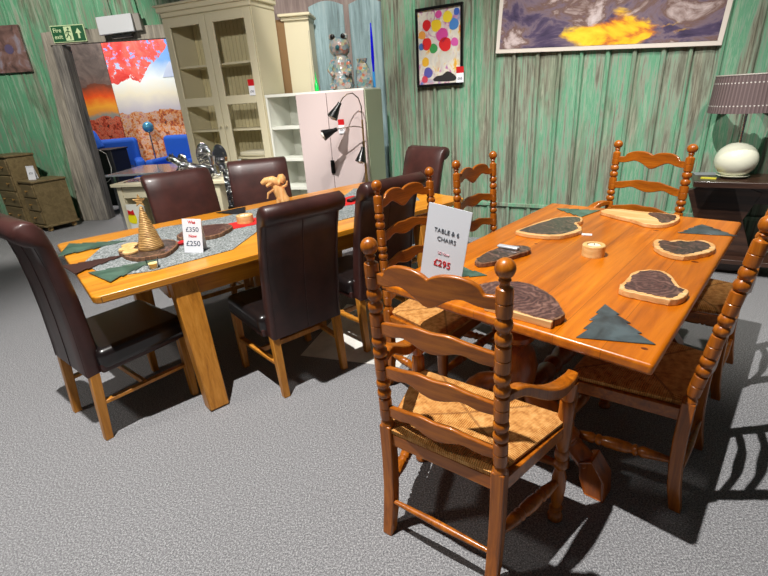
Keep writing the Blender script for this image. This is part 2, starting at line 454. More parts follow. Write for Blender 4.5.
# --- murals in the far room
def mural(kind):
    m = Mat('mural '+kind, rough=.6)
    co = m.coord(); xyz = m.sep(co)
    z = m.math('ADD', xyz[2], m.math('MULTIPLY', m.math('SUBTRACT', m.noise(co, 2.2, 5, .6), .5), .35))
    n = m.noise(co, 9, 6, .7); nb = m.noise(co, 2.5, 6, .65, 1)
    if kind == 'sunset':
        c = m.ramp(m.math('DIVIDE', z, 3.4), [(.30, srgb(120,60,40)), (.38, srgb(190,70,40)), (.425, srgb(150,150,140)), (.445, srgb(236,150,60)), (.48, srgb(255,170,50)), (.53, srgb(240,84,24)), (.58, srgb(120,60,40)), (.64, srgb(76,62,58)), (.8, srgb(96,84,80))])
        sky = m.ramp(nb, [(.35, srgb(52,44,44)), (.65, srgb(128,110,104))])
        up = m.math('GREATER_THAN', z, 2.0); c = m.mix(m.math('MULTIPLY', up, .7), c, sky)
        nf = m.noise(co, 13, 7, .75, .4); fol = m.ramp(nf, [(.36, srgb(60,34,24)), (.46, srgb(196,66,40)), (.54, srgb(226,120,90)), (.62, srgb(120,60,50)), (.7, srgb(240,180,150))])
        low = m.math('LESS_THAN', z, 1.42); c = m.mix(low, c, fol)
    else:
        c = m.ramp(m.math('DIVIDE', z, 3.4), [(.36, srgb(196,186,196)), (.45, srgb(216,206,214)), (.53, srgb(250,238,214)), (.6, srgb(240,244,244)), (.7, srgb(120,170,232)), (.9, srgb(60,110,210))])
        nf = m.noise(co, 13, 7, .75, .4); fol = m.ramp(nf, [(.36, srgb(84,70,70)), (.44, srgb(200,84,44)), (.5, srgb(226,150,70)), (.56, srgb(214,190,180)), (.62, srgb(206,90,60)), (.7, srgb(170,160,176))])
        low = m.math('LESS_THAN', z, 1.48); c = m.mix(low, c, fol)
        # red maple branches from the top left
        d = m.math('ADD', m.math('MULTIPLY', xyz[0], 1.0), m.math('MULTIPLY', m.math('SUBTRACT', z, 2.1), -1.15))
        near = m.math('LESS_THAN', d, .62); hi = m.math('GREATER_THAN', z, 2.02)
        leaf = m.ramp(n, [(.42, (0,0,0,1)), (.47, (1,1,1,1))])
        red = m.ramp(nb, [(.35, srgb(214,50,44)), (.65, srgb(250,110,96))])
        c = m.mix(m.math('MULTIPLY', m.math('MULTIPLY', near, hi), leaf), c, red)
    m.color(c); return m.m
bm = BM(); prism(bm, [(0, .3), (1.1, .3), (1.1, 3.3), (-.1, 3.3)][::1], 0, .03, RX(PI/2)); o = fin('wall_mural', bm, mural('sunset')); o.location = (-5.95, 9.58, 0)
bm = BM(); prism(bm, [(0, .3), (1.6, .3), (1.6, 3.3), (0, 3.3)], 0, .03, RX(PI/2)); o2 = fin('wall_mural', bm, mural('autumn')); o2.location = (-4.84, 9.58, 0)
tag(o, 'mural panel of dark storm clouds over an orange sunset', 'mural'); tag(o2, 'mural panel of red maple leaves against a blue sky and snowy hill', 'mural')
bm = BM(); bm2 = BM()
prism(bm2, [(0, 0), (.42, 0), (.33, .1), (.24, .2), (.18, .26), (.12, .2), (.06, .1)], 0, .006, RX(PI/2)); mt = fin('mountain_print', bm2, plain('pale blue mountain', (196,206,232), .7), o2); mt.location = (.98, -.031, 2.06)
mt['label'] = 'pale blue snowy mountain'
bm.free()

# ------------------------------------------------------------------ wall pictures, signs
def on_wall(name, label, cat, s, z, off=.0): 
    o = thing(name, label, cat); o.matrix_world = WM @ T(s, -.016-off, z); return o
# colourful framed picture: a plain abstract stand-in
p = on_wall('framed_picture', 'black framed portrait picture of bright colourful blobs on the green wall', 'picture', -2.0, 1.9)
bm = BM(); w_, h_ = .49, .70; ft = .024
for c, s in (((0, -.0125, h_/2-ft/2), (w_, .025, ft)), ((0, -.0125, -h_/2+ft/2), (w_, .025, ft)), ((-w_/2+ft/2, -.0125, 0), (ft, .025, h_-2*ft)), ((w_/2-ft/2, -.0125, 0), (ft, .025, h_-2*ft))): box(bm, c, s)
fin('frame', bm, M['black'], p, .002)
def splash():
    m = Mat('splashed abstract print', rough=.5); co = m.coord(scale=(1,1,.8)); n = m.noise(co, 7, 5, .6, 1.5); n2 = m.noise(m.coord(loc=(3,1,2)), 6, 4, .6, 1)
    c = m.ramp(n, [(.3, srgb(90,120,190)), (.4, srgb(200,120,170)), (.47, srgb(224,220,206)), (.56, srgb(226,222,208)), (.62, srgb(232,190,60)), (.7, srgb(220,90,60))])
    c = m.mix(m.ramp(n2, [(.45, (0,0,0,1)), (.6, (.8,.8,.8,1))]), c, srgb(206,204,196)); m.color(c); return m.m
bm = BM(); box(bm, (0, -.006, 0), (w_-2*ft, .008, h_-2*ft)); art = fin('print', bm, splash(), p)
for (x, z, r, col) in ((-.13,.2,.05,(214,30,34)), (-.03,.19,.055,(236,202,40)), (.09,.25,.05,(238,214,50)), (.15,.18,.05,(70,130,200)), (.03,.1,.06,(206,70,150)), (-.13,.04,.055,(220,40,40)), (.06,.02,.065,(216,36,40)), (-.06,-.01,.045,(60,150,80)), (.16,.03,.04,(214,90,170)), (-.18,.12,.04,(230,160,70)), (-.19,.02,.03,(70,110,180)), (.0,.28,.035,(216,80,160)), (.18,.28,.03,(60,100,190)), (-.15,-.12,.04,(232,180,50)), (-.12,-.22,.05,(90,90,170)), (-.16,-.28,.035,(210,70,90))):
    bm = BM(); prism(bm, smooth_poly([(r*math.cos(a)*random.uniform(.85,1.1), r*math.sin(a)*random.uniform(.85,1.1)) for a in [2*PI*i/8 for i in range(8)]], 3), 0, .001, RX(PI/2)); b = fin('colour_patch', bm, plain('patch', col, .5), p); b.location = (x, -.0105, z)
bm = BM(); prism(bm, smooth_poly([(-.09,-.30),(.12,-.31),(.14,-.27),(.06,-.22),(.0,-.25),(-.07,-.26)], 3), 0, .001, RX(PI/2)); b = fin('colour_patch', bm, plain('dark smear', (40,38,40), .6), p); b.location = (.03, -.0105, 0)

def price_tag(label, Mx, w=.05, h=.1, marks='£'):
    t = thing('price_tag', label, 'price tag'); t.matrix_world = Mx
    bm = BM(); box(bm, (0, -.0015, -h*.2), (w, .003, h*.6)); fin('tag_body', bm, M['paper'], t)
    bm = BM(); box(bm, (0, -.0015, h*.3), (w*1.02, .003, h*.4)); fin('tag_header', bm, M['redcard'], t)['label'] = 'red header of tag'
    text(marks, w*.42, M['greyink'], t, facing(0, -.0035, -h*.32), bold=.0004)
    return t
price_tag('small red and white price tag at corner of colourful framed picture', WM @ T(-1.775, -.05, 1.64), .075, .14, '£65')

# big stormy canvas, hung slightly crooked
p = on_wall('storm_painting', 'huge landscape print of purple and golden storm clouds with white border', 'picture', -.54, 2.18)
p.matrix_world = p.matrix_world @ RY(math.radians(3.3))
bm = BM(); box(bm, (0, -.012, 0), (1.74, .024, .88)); fin('canvas_board', bm, plain('white picture border', (214,206,196), .6), p, .003)
def storm():
    m = Mat('storm cloud print', rough=.4); co = m.coord(scale=(1,1,1.6)); xyz = m.sep(m.coord())
    n = m.noise(co, 2.8, 8, .62, .7); n2 = m.noise(m.coord(scale=(1,1,1.9), loc=(2,5,1)), 3.0, 8, .6, .5)
    c = m.ramp(n, [(.3, srgb(40,34,60)), (.42, srgb(78,66,94)), (.48, srgb(120,104,116)), (.54, srgb(110,84,76)), (.62, srgb(190,174,172)), (.72, srgb(214,204,206))])
    gold = m.ramp(n2, [(.38, srgb(120,74,50)), (.46, srgb(206,120,40)), (.53, srgb(240,186,34)), (.7, srgb(252,224,60))])
    gx = m.math('ABSOLUTE', m.math('SUBTRACT', xyz[0], .12)); gz = m.math('ABSOLUTE', m.math('ADD', xyz[2], .32))
    g = m.math('SUBTRACT', 1.0, m.math('ADD', m.math('MULTIPLY', gx, 1.25), m.math('MULTIPLY', gz, 3.4)))
    g = m.math('ADD', g, m.math('MULTIPLY', m.math('SUBTRACT', n2, .5), 1.5))
    gm = m.ramp(g, [(.42, (0,0,0,1)), (.62, (1,1,1,1))])
    c = m.mix(gm, c, gold); m.color(c); return m.m
bm = BM(); box(bm, (0, -.025, 0), (1.67, .003, .81)); fin('print', bm, storm(), p)

# small picture on left wall
p = thing('canvas_picture', 'brown nebula canvas at the far left of the green wall', 'picture'); p.matrix_world = T(-5.12, 7.30, 2.40)
def neb():
    m = Mat('nebula print', rough=.5); n = m.noise(m.coord(), 5, 5, .6, 1); m.color(m.ramp(n, [(.35, srgb(84,64,60)), (.55, srgb(136,104,96)), (.68, srgb(150,140,150))])); return m.m
bm = BM(); box(bm, (0, 0, 0), (.74, .04, .58)); fin('canvas', bm, neb(), p, .003)
bm = BM(); lathe(bm, [(0,0),(.06,.0),(.06,.002),(0,.002)], T(.16,-.022,.0) @ RX(PI/2) , 20); fin('planet_spot', bm, plain('dusk violet', (96,84,116), .6), p)

# fire exit sign
p = thing('exit_sign', 'green fire exit sign with running figure and arrow above the doorway', 'exit sign'); p.matrix_world = T(-3.93, 7.0, 2.50)
grn = plain('exit sign green', (20,88,50), .5); ivory = plain('exit sign ivory', (206,226,176), .5)
bm = BM(); box(bm, (0, 0, 0), (.44, .02, .2)); fin('sign_border', bm, ivory, p, .002)
bm = BM(); box(bm, (0, -.012, 0), (.42, .004, .18)); fin('sign_panel', bm, grn, p)
text('Fire', .07, ivory, p, facing(-.135, -.0145, .02), bold=.001); text('exit', .07, ivory, p, facing(-.135, -.0145, -.055), bold=.001)
bm = BM(); box(bm, (0.005, -.0148, 0), (.1, .001, .165)); fin('pictogram_field', bm, ivory, p)
bm = BM()
lathe(bm, [(.014,0),(.014,.001)], T(.012,-.0155,.055) @ RX(PI/2), 12)
for a, b in (((.008,.035),(-.002,-.012)),((-.002,-.01),(.024,-.035)),((.024,-.035),(.016,-.07)),((-.002,-.01),(-.022,-.04)),((-.022,-.04),(-.038,-.045)),((.008,.032),(.036,.012)),((.006,.032),(-.024,.018)),((-.024,.018),(-.03,-.006))):
    bar(bm, (a[0], -.016, a[1]), (b[0], -.016, b[1]), .012, .001)
fin('running_figure', bm, grn, p)
bm = BM(); prism(bm, [(-.013,-.06),(.013,-.06),(.013,.0),(.038,.0),(0,.06),(-.038,.0),(-.013,.0)], 0, .001, T(.135,-.0145,0) @ RX(PI/2)); fin('arrow', bm, ivory, p)

# white ceiling-hung light box beside the sign
p = thing('bulkhead_light', 'pale rectangular bulkhead light hung over the doorway by short chains', 'light fitting'); p.matrix_world = T(-3.22, 6.92, 2.53) @ RY(math.radians(-3))
bm = BM(); box(bm, (-.02, -.03, .02), (.46, .04, .21), RX(math.radians(-8))); fin('diffuser_panel', bm, plain('frosted pale panel', (206,208,212), .3), p, .006)
bm = BM(); box(bm, (.06, .045, .03), (.46, .08, .2)); fin('housing', bm, plain('grey housing', (150,144,136), .5), p, .01)
bm = BM(); box(bm, (.02, -.01, -.115), (.26, .07, .03)); fin('black_base', bm, M['black'], p, .004)
for x in (-.12, .22):
    bm = BM(); tube(bm, [(x, .03, .12), (x, .04, 1.55)], .006, 6); fin('hanging_chain', bm, M['greyplank'], p)

# ------------------------------------------------------------------ background furniture
CA = math.radians(-22)
def cab_frame(x, y): return T(x, y, 0) @ RZ(CA)
# glazed cabinet: local x along front (0..1.07), y back
g = thing('display_cabinet', 'tall cream glazed display cabinet with two doors', 'cabinet'); g.matrix_world = cab_frame(-2.10, 5.515)
W, D, H = 1.09, .40, 2.39
bm = BM()
for c, s in (((.012, D/2, H/2), (.024, D, H)), ((W-.012, D/2, H/2), (.024, D, H)), ((W/2, D/2, .05), (W-.048, D, .1)), ((W/2, D/2, H-.02), (W-.048, D, .04)), ((W/2, D/2+.02, .62), (W-.048, D-.06, .03))): box(bm, c, s)
fin('carcass', bm, M['cream'], g)
bm = BM()
x = .03
while x < W-.05: box(bm, (x+.024, D-.012, H/2), (.044, .016, H-.1)); x += .05
fin('back_boarding', bm, M['cream_in'], g, .003)
for z in (.35, .62, .95, 1.25, 1.90):
    bm = BM(); box(bm, (W/2, D/2+.02, z), (W-.05, D-.08, .02)); fin('shelf', bm, M['cream'], g)
bm = BM(); prism(bm, [(-.045,0),(-.02,-.03),(0,-.09),(0,.0)], 0, 0.001)
bm.free(); bm = BM()
box(bm, (W/2, D/2-.01, H+.0), (W+.02, D+.02, .05)); box(bm, (W/2, D/2-.018, H+.045), (W+.07, D+.05, .05)); box(bm, (W/2, D/2-.025, H+.08), (W+.11, D+.075, .022))
fin('cornice', bm, M['cream'], g, .012, seg=3)
for k in (0, 1):
    x0 = .006 + k*(W/2-.002); x1 = x0 + W/2-.01
    bm = BM(); xm = (x0+x1)/2; wi = x1-x0-.16
    for c_, s_ in (((x0+.04, -.012, 1.215), (.08, .024, 2.27)), ((x1-.04, -.012, 1.215), (.08, .024, 2.27)), ((xm, -.012, 2.31), (wi, .024, .08)), ((xm, -.012, 1.55), (wi, .024, .085)), ((xm, -.012, .12), (wi, .024, .08)), ((xm, -.008, .36), (wi, .012, .4)), ((xm, -.012, .60), (wi, .024, .08))): box(bm, c_, s_)
    d = fin('door', bm, M['cream'], g, .004)
    bm = BM(); box(bm, (xm, -.006, 1.93), (wi, .004, .68)); box(bm, (xm, -.006, 1.075), (wi, .004, .87)); fin('pane', bm, M['glass'], d)
    bm = BM(); xx = x1-.035 if k == 0 else x0+.035
    lathe(bm, [(.0,-.03),(.013,-.028),(.013,-.02),(.006,-.016),(.006,0)], T(xx, -.024, 1.3) @ RX(-PI/2), 12); fin('knob', bm, M['cream'], d)
price_tag('small red and white price tag on glazed cabinet door', cab_frame(-2.10, 5.515) @ T(.975, -.027, 1.655), .07, .15, '£95')
# towels / papers inside cabinet low shelf
bm = BM()
box(bm, (.78, .2, .99), (.36, .24, .05)); cl = fin('folded_linen', bm, plain('folded pale linen', (206,200,176), .9), None, .015, seg=3); cl.matrix_world = cab_frame(-2.10, 5.515); tag(cl, 'folded pale linen lying inside the glazed cabinet', 'linen')

# second tall cabinet behind
g = thing('tall_cupboard', 'second tall cream cupboard with brown edge behind the glazed cabinet', 'cabinet'); g.matrix_world = T(-.97, 5.60, 0) @ RZ(math.radians(-4))
bm = BM(); box(bm, (.05, .15, 1.15), (.1, .3, 2.3)); fin('side_panel', bm, M['brownboard'], g)['label'] = 'brown unpainted side'
bm = BM(); box(bm, (.23, .15, 1.15), (.26, .3, 2.3)); fin('carcass', bm, M['cream'], g)
bm = BM(); box(bm, (.22, .13, 2.33), (.34, .38, .03)); box(bm, (.22, .14, 2.30), (.3, .33, .04)); fin('cornice', bm, M['cream'], g, .008)

# shelf and pink door unit
UF = cab_frame(-1.083, 5.103)
g = thing('storage_unit', 'low white storage unit with open shelves and two pink doors', 'storage unit'); g.matrix_world = UF
UW, UD, UH = 1.108, .42, 1.575
bm = BM()
for c, s in (((.012, UD/2, UH/2), (.024, UD, UH)), ((.375, UD/2, UH/2), (.02, UD, UH-.04)), ((UW/2-.005, UD/2, UH-.014), (UW-.01, UD+.01, .028)), ((UW/2, UD/2, .03), (UW-.04, UD, .06))): box(bm, c, s)
fin('carcass', bm, M['white'], g, .002)
bm = BM(); box(bm, (UW-.012, UD/2+.005, UH/2-.0), (.024, UD, UH-.03)); fin('side_panel', bm, M['sage'], g)['label'] = 'pale sage green side panel'
bm = BM(); box(bm, (.17, UD-.01, UH/2), (.29, .012, UH-.05)); fin('back_panel', bm, M['white'], g)
bm = BM(); box(bm, (.345, UD-.012, UH/2), (.05, .014, UH-.06)); fin('back_strip', bm, plain('dark green gap', (30,70,52), .8), g)['label'] = 'dark green strip at back'
for z in (.32, .63, .93, 1.25):
    bm = BM(); box(bm, (.195, UD/2, z), (.34, UD-.03, .03)); fin('shelf', bm, M['white'], g, .002)
bm = BM(); box(bm, (.536, -.011, UH/2), (.332, .022, UH-.035)); d1 = fin('door', bm, M['pink'], g, .002)
bm = BM(); box(bm, (.904, -.011, UH/2), (.388, .022, UH-.035)); d2 = fin('door', bm, M['pink'], g, .002)
bm = BM(); box(bm, (.708, -.028, .86), (.04, .02, .13)); fin('handle', bm, M['black'], d2, .004)
price_tag('small red and white price tag on pink cupboard door', UF @ T(.845, -.03, 1.245), .062, .13, '£35')

# things on the unit: iridescent panel and cellophane figure
g = thing('glass_screen', 'clear glass panel with edges coloured blue and green as refracted light on storage unit', 'glass panel'); g.matrix_world = UF @ T(.42, .30, 1.577)
bm = BM(); box(bm, (.325, 0, .28), (.65, .006, .56)); fin('pane', bm, M['glass'], g)
bm = BM(); tube(bm, [(.668,0,.14),(.668,0,.26),(.668,0,.44),(.668,0,.56)], [.010,.016,.013,.005], 8); fin('edge_strip', bm, M['blueprism'], g)['label'] = 'deep blue strip painted as refracted light'
bm = BM(); tube(bm, [(.668,0,0),(.668,0,.14)], .014, 8); fin('edge_strip', bm, M['cyanprism'], g)['label'] = 'cyan strip painted as refracted light'
bm = BM(); lathe(bm, [(.0,0),(.022,.0),(.02,.06),(.008,.11),(.003,.16),(0,.2)], T(.03,-.01,0), 10); fin('edge_foot', bm, M['greenprism'], g)['label'] = 'green spike painted as refracted light'
bm = BM(); lathe(bm, [(0,0),(.012,0),(.01,.06),(.002,.16),(0,.5)], T(-.03,0,0), 8); fin('edge_foot', bm, M['cello'], g)
g = thing('patchwork_figure', 'iridescent patchwork toy animal with black button eyes sitting on storage unit', 'figurine'); g.matrix_world = UF @ T(.815, .15, 1.578) @ RZ(CA*-.6)
bm = BM(); lathe(bm, [(0,0),(.10,0),(.115,.03),(.10,.1),(.085,.2),(.075,.27),(.06,.3),(.045,.31)], None, 20); bd = fin('body', bm, M['confetti'], g)
bm = BM(); lathe(bm, [(0,.27),(.05,.28),(.09,.32),(.1,.37),(.088,.42),(.05,.45),(0,.455)], None, 18); fin('head', bm, M['confetti'], g)
for sx in (-1, 1):
    bm = BM(); lathe(bm, [(0,-.03),(.026,-.02),(.032,0),(.026,.02),(0,.03)], T(sx*.062,-.02,.455), 12); e = fin('ear', bm, M['confetti'], g)
    bm = BM(); lathe(bm, [(0,0),(.02,.004),(.022,.012),(.014,.02),(0,.022)], T(sx*.05,-.045,.455) @ RX(PI/2), 14); fin('eye', bm, M['black'], g)['label'] = 'round black button eye'
    bm = BM(); tube(bm, [(sx*.07,-.02,.25),(sx*.1,-.07,.17),(sx*.06,-.1,.12)], [.028,.026,.02], 8); fin('arm', bm, M['confetti'], g)
    bm = BM(); tube(bm, [(sx*.06,-.02,.03),(sx*.075,-.13,.03)], [.035,.03], 8); fin('leg', bm, M['confetti'], g)
bm = BM(); lathe(bm, [(0,0),(.02,.006),(.018,.02),(0,.03)], T(0,-.09,.36) @ RX(PI/2), 12); fin('nose', bm, M['teal'], g)['label'] = 'teal nose'
# loose crinkled film pack beside the figure
bm = BM(); rnd = random.Random(5)
lathe(bm, [(0,0),(.07,0),(.085,.06),(.06,.16),(.03,.22),(.045,.26),(.0,.25)], None, 9)
for v in bm.verts: v.co.x += rnd.uniform(-.015,.015); v.co.y += rnd.uniform(-.015,.015)
o = fin('film_bag', bm, M['confetti'], None, sharp=.2); o.matrix_world = UF @ T(1.02, .2, 1.576); tag(o, 'crinkled clear film bag at the right end of storage unit', 'bag')

# three headed floor lamp
g = thing('floor_lamp', 'three-headed floor lamp with black shades before the pink doors', 'floor lamp', (-.10, 4.56, 0))
bm = BM(); lathe(bm, [(0,0),(.12,0),(.12,.012),(.02,.03),(0,.03)], None, 24); fin('base', bm, M['black'], g)
bm = BM(); tube(bm, [(0,0,.02),(0,0,.78)], .012, 10); tube(bm, [(0,0,.55),(0,0,.62),(0,0,.8),(0,0,.9)], [.024,.026,.012,.01], 10); fin('pole', bm, M['brass'], g)['label'] = 'brass lower pole'
bm = BM(); tube(bm, [(0,0,.8),(.0,0,1.3)], .009, 8); fin('upper_pole', bm, M['brass'], g)
def head(p, q, arm):
    a = BM(); tube(a, arm, .005, 8); ar = fin('arm', a, plain('dark bronze', (84,72,60), .35, .7), g)
    b = BM(); Mx = axis_mat(p, q); L = (Vector(q)-Vector(p)).length
    lathe(b, [(0,0),(.018,0),(.02,.03),(.052,L),(.048,L),(.016,.035),(0,.035)], Mx, 18); fin('lamp_shade', b, M['black'], ar)
    c = BM(); lathe(c, [(0,L-.07),(.02,L-.06),(.034,L-.03),(.036,L-.005),(.024,L+.012),(0,L+.016)], Mx, 14); fin('bulb', c, M['bulb'], ar)
head((-.19,-.03,1.46), (-.27,-.07,1.34), [(0,0,1.3),(0,0,1.42),(-.02,0,1.49),(-.07,-.01,1.535),(-.12,-.02,1.53),(-.16,-.03,1.50),(-.19,-.03,1.46)])
head((-.24,-.02,1.235), (-.37,-.06,1.19), [(0,0,1.235),(-.08,-.01,1.25),(-.16,-.02,1.245),(-.24,-.02,1.235)])
head((-.01,-.03,1.06), (-.045,-.06,.93), [(0,0,1.1),(-.01,-.02,1.11),(-.01,-.03,1.06)])

# chests of drawers on the left
def chest(name, label, Mx, w, d, h, rows, feet=True):
    g = thing(name, label, 'chest of drawers'); g.matrix_world = Mx
    z0 = .07 if feet else .04
    bm = BM(); box(bm, (w/2, d/2, (z0+h-.03)/2+.0), (w, d, h-.03-z0)); fin('carcass', bm, M['chest'], g, .003)
    bm = BM(); box(bm, (w/2, d/2-.005, h-.015), (w+.035, d+.03, .028)); fin('top', bm, M['chest'], g, .008)
    bm = BM(); box(bm, (w/2, d/2-.005, z0+.01), (w+.03, d+.03, .03)); fin('plinth', bm, M['chest'], g, .006)
    n = rows; dh = (h-.03-z0-.05)/n
    for i in range(n):
        zc = z0+.035+dh*(i+.5)
        bm = BM(); box(bm, (w/2, -.008, zc), (w-.05, .018, dh-.02)); dw = fin('drawer', bm, M['chest'], g, .006)
        xs = (w/2,) if w < .6 else (w*.25, w*.75)
        for x in xs:
            bm = BM(); lathe(bm, [(.007,0),(.007,.012),(.016,.018),(.016,.028),(0,.034)], T(x, -.017, zc) @ RX(PI/2), 12); fin('knob', bm, M['knob'], dw)
    if feet:
        for x in (.05, w-.05):
            for y in (.05, d-.05):
                bm = BM(); lathe(bm, [(.02,0),(.036,.02),(.036,.045),(.02,z0)], T(x, y, 0), 14); fin('bun_foot', bm, M['bunfoot'], g)
    return g
CH = math.radians(-31)
chest('bedside_chest', 'small olive brown three-drawer chest on bun feet', T(-5.02, 6.66, 0) @ RZ(math.radians(-33)), .41, .42, .71, 3)
chest('chest_of_drawers', 'taller olive brown chest of drawers at the left edge', T(-5.58, 6.98, 0) @ RZ(math.radians(-33)), .60, .34, 1.05, 4)
t = thing('price_card', 'plain white price card standing on the small chest', 'price card'); t.matrix_world = T(-5.02, 6.66, .71) @ RZ(math.radians(-33)) @ T(.20, .10, 0) @ RZ(math.radians(33)) @ Matrix.Diagonal((1.25,1.25,1.25,1))
bm = BM(); box(bm, (0, 0, .075), (.085, .002, .15), RX(math.radians(-8))); box(bm, (0, .045, .07), (.085, .002, .145), RX(math.radians(12))); fin('card', bm, M['paper'], t)
text('£55', .03, M['greyink'], t, T(0, .0055, .06) @ RX(PI/2-math.radians(8)))

# far room furniture
def sofa(label, loc, rz, w, mat, seatmat):
    g = thing('armchair', label, 'armchair', loc, rz)
    bm = BM(); box(bm, (0, 0, .27), (w, .78, .3)); fin('base', bm, mat, g, .04, seg=3)
    bm = BM(); box(bm, (0, .3, .72), (w-.02, .2, .68), None); fin('backrest', bm, mat, g, .07, seg=4)
    for s in (-1, 1):
        bm = BM(); box(bm, (s*(w/2-.07), -.02, .5), (.16, .76, .4)); fin('armrest', bm, mat, g, .05, seg=4)
    bm = BM(); box(bm, (0, -.08, .5), (w-.32, .6, .16)); fin('seat_cushion', bm, seatmat, g, .05, seg=3)
    for sx in (-1,1):
        for sy in (-1,1):
            bm = BM(); bar(bm, (sx*(w/2-.08), sy*.3, 0), (sx*(w/2-.08), sy*.3, .13), .04, .04); fin('leg', bm, M['black'], g)
    return g
sofa('royal blue velvet armchair nearer the left jamb of doorway', (-4.75, 8.75, 0), math.radians(28), .95, M['bluesofa'], M['navy'])
sofa('royal blue velvet armchair beside the display cabinet edge', (-3.5, 8.7, 0), math.radians(-12), .95, M['bluesofa'], M['bluesofa'])
sofa('dark teal armchair at the far right of the mural room', (-2.25, 8.9, .0), math.radians(-35), .9, M['teal'], M['teal'])
bm = BM(); box(bm, (0, 0, 0), (.44, .13, .36)); o = fin('cushion', bm, M['bluesofa'], None, .06, seg=4); o.matrix_world = T(-5.02, 8.55, 1.02) @ RZ(.4) @ RY(-.35) @ RX(-.25); tag(o, 'royal blue scatter cushion on the left blue armchair', 'cushion')
g = thing('globe_lamp', 'small blue glass globe lamp in front of autumn mural', 'lamp', (-4.2, 9.2, 0))
bm = BM(); lathe(bm, [(0,0),(.12,0),(.12,.015),(.015,.03),(.013,1.14),(0,1.14)], None, 16); fin('stand', bm, M['chrome'], g)
bm = BM(); lathe(bm, [(.0,1.12)]+[(.1*math.sin(PI*i/12), 1.22-.1*math.cos(PI*i/12)) for i in range(1,12)]+[(0,1.32)], None, 20); fin('globe', bm, plain('blue mirrored glass', (90,160,200), .1, .5), g)
g = thing('mirrored_table', 'mirrored glass table standing before the doorway to the mural room', 'table', (-2.97, 6.46, 0), math.radians(-4))
bm = BM(); box(bm, (0,0,.765), (.9, .9, .025)); fin('glass_top', bm, M['tableglass'], g, .003)
for sx in (-1,1):
    for sy in (-1,1):
        bm = BM(); bar(bm, (sx*.40, sy*.38, 0), (sx*.40, sy*.38, .753), .04, .04); fin('leg', bm, M['chrome'], g)
g = thing('black_cabinet', 'black cabinet with trailing white cable inside the doorway', 'cabinet', (-4.27, 7.68, 0), math.radians(-8))
bm = BM(); box(bm, (0, .1, .53), (.34, .4, .86)); fin('carcass', bm, M['blackcloth'], g, .01)
bm = BM(); box(bm, (0, .1, .97), (.37, .43, .02)); fin('top', bm, M['blackcloth'], g, .004)
for sx in (-1,1): 
    for sy in (-.07,.27): bm = BM(); bar(bm, (sx*.14, sy, 0), (sx*.14, sy, .1), .03, .03); fin('foot', bm, M['black'], g)
bm = BM(); tube(bm, [(.0,-.12,.98),(.1,-.13,.92),(.12,-.13,.7),(.08,-.13,.56),(0,-.125,.5),(-.06,-.125,.48)], .006, 6); fin('cable', bm, plain('white cable', (200,200,196), .5), g)['label'] = 'white cable loop'

# display table of silver ornaments between chairs and cabinets
DT = T(-1.93, 4.55, 0) @ RZ(math.radians(-10))
g = thing('display_table', 'cream display table under silver ornaments behind the brown chairs', 'table'); g.matrix_world = DT
bm = BM(); box(bm, (.06,0,.865), (1.24, .42, .03)); fin('tabletop', bm, M['cream'], g, .004)
bm = BM()
for sx in (-1, 1): box(bm, (sx*.50, 0, .43), (.05, .36, .84))
box(bm, (-.33, .0, .79), (.3, .34, .1)); box(bm, (0,.16,.45), (.96,.02,.6))
fin('frame', bm, M['cream'], g, .003)
bm = BM(); box(bm, (-.40, -.17, .40), (.20, .02, .56)); fin('front_panel', bm, M['white'], g)
for (x, z, mt, nm) in ((-.44, .60, 'redcard', 'red'), (-.44, .545, 'yellowcard', 'yellow'), (-.34, .52, 'redcard', 'red')):
    bm = BM(); prism(bm, smooth_poly([(-.04,-.035),(.035,-.05),(.04,.03),(-.03,.04)], 2) if mt=='yellowcard' else [(-.035,-.025),(.035,-.025),(.03,.03),(0,.015),(-.03,.03)], 0, .002, T(x, -.181, z) @ RX(PI/2)); fin('sticker', bm, M[mt], g)['label'] = nm+' sale sticker'
def orn(name, label, x, y, prof=None, bm=None, mat='chrome', rot=0, z=.881, dx=.20):
    if bm is None:
        bm = BM(); lathe(bm, prof, None, 18)
    o = fin(name, bm, M[mat]); o.matrix_world = DT @ T(x+dx*(1 if x < .3 else .35), y, z) @ RZ(rot); return tag(o, label, 'ornament')
def disc_ornament(r):
    b = BM(); lathe(b, [(0,0),(.045,0),(.045,.012),(.012,.02),(.01,.06)], None, 14)
    lathe(b, [(0,-.02),(r*.6,-.02),(r*.75,0),(r*.6,.02),(0,.02)], T(0,0,.06+r*1.15) @ RX(PI/2) @ Matrix.Diagonal((1,1.5,1,1)), 22); return b
orn('oval_ornament', 'larger oval crushed-glass ornament behind the silver panther', .08, .1, bm=disc_ornament(.11), mat='crushed')
orn('oval_ornament', 'smaller oval crushed-glass ornament left of the silver panther', -.17, .12, bm=disc_ornament(.07), mat='crushed')
orn('oval_ornament', 'upright silver oval ornament nearest the cabinet door middle', .36, .12, bm=disc_ornament(.10), mat='chrome')
b = BM()
tube(b, [(-.26,0,.19),(-.22,0,.2),(-.17,0,.17),(-.1,0,.13),(0,0,.1),(.09,0,.095),(.16,0,.07),(.22,0,.03),(.26,0,.06)], [.018,.034,.032,.04,.045,.042,.035,.012,.007], 12)
tube(b, [(-.13,-.02,.11),(-.2,-.02,.05),(-.24,-.02,.012)], [.03,.018,.012], 8); tube(b, [(-.11,.03,.11),(-.13,.03,.05),(-.17,.03,.012)], [.03,.018,.012], 8)
tube(b, [(.13,-.02,.08),(.17,-.02,.04),(.13,-.02,.012)], [.032,.018,.012], 8); tube(b, [(.12,.03,.08),(.14,.03,.04),(.1,.03,.012)], [.03,.018,.012], 8)
lathe(b, [(0,0),(.012,.004),(0,.03)], T(-.21,-.018,.22), 8); lathe(b, [(0,0),(.012,.004),(0,.03)], T(-.21,.018,.22), 8)
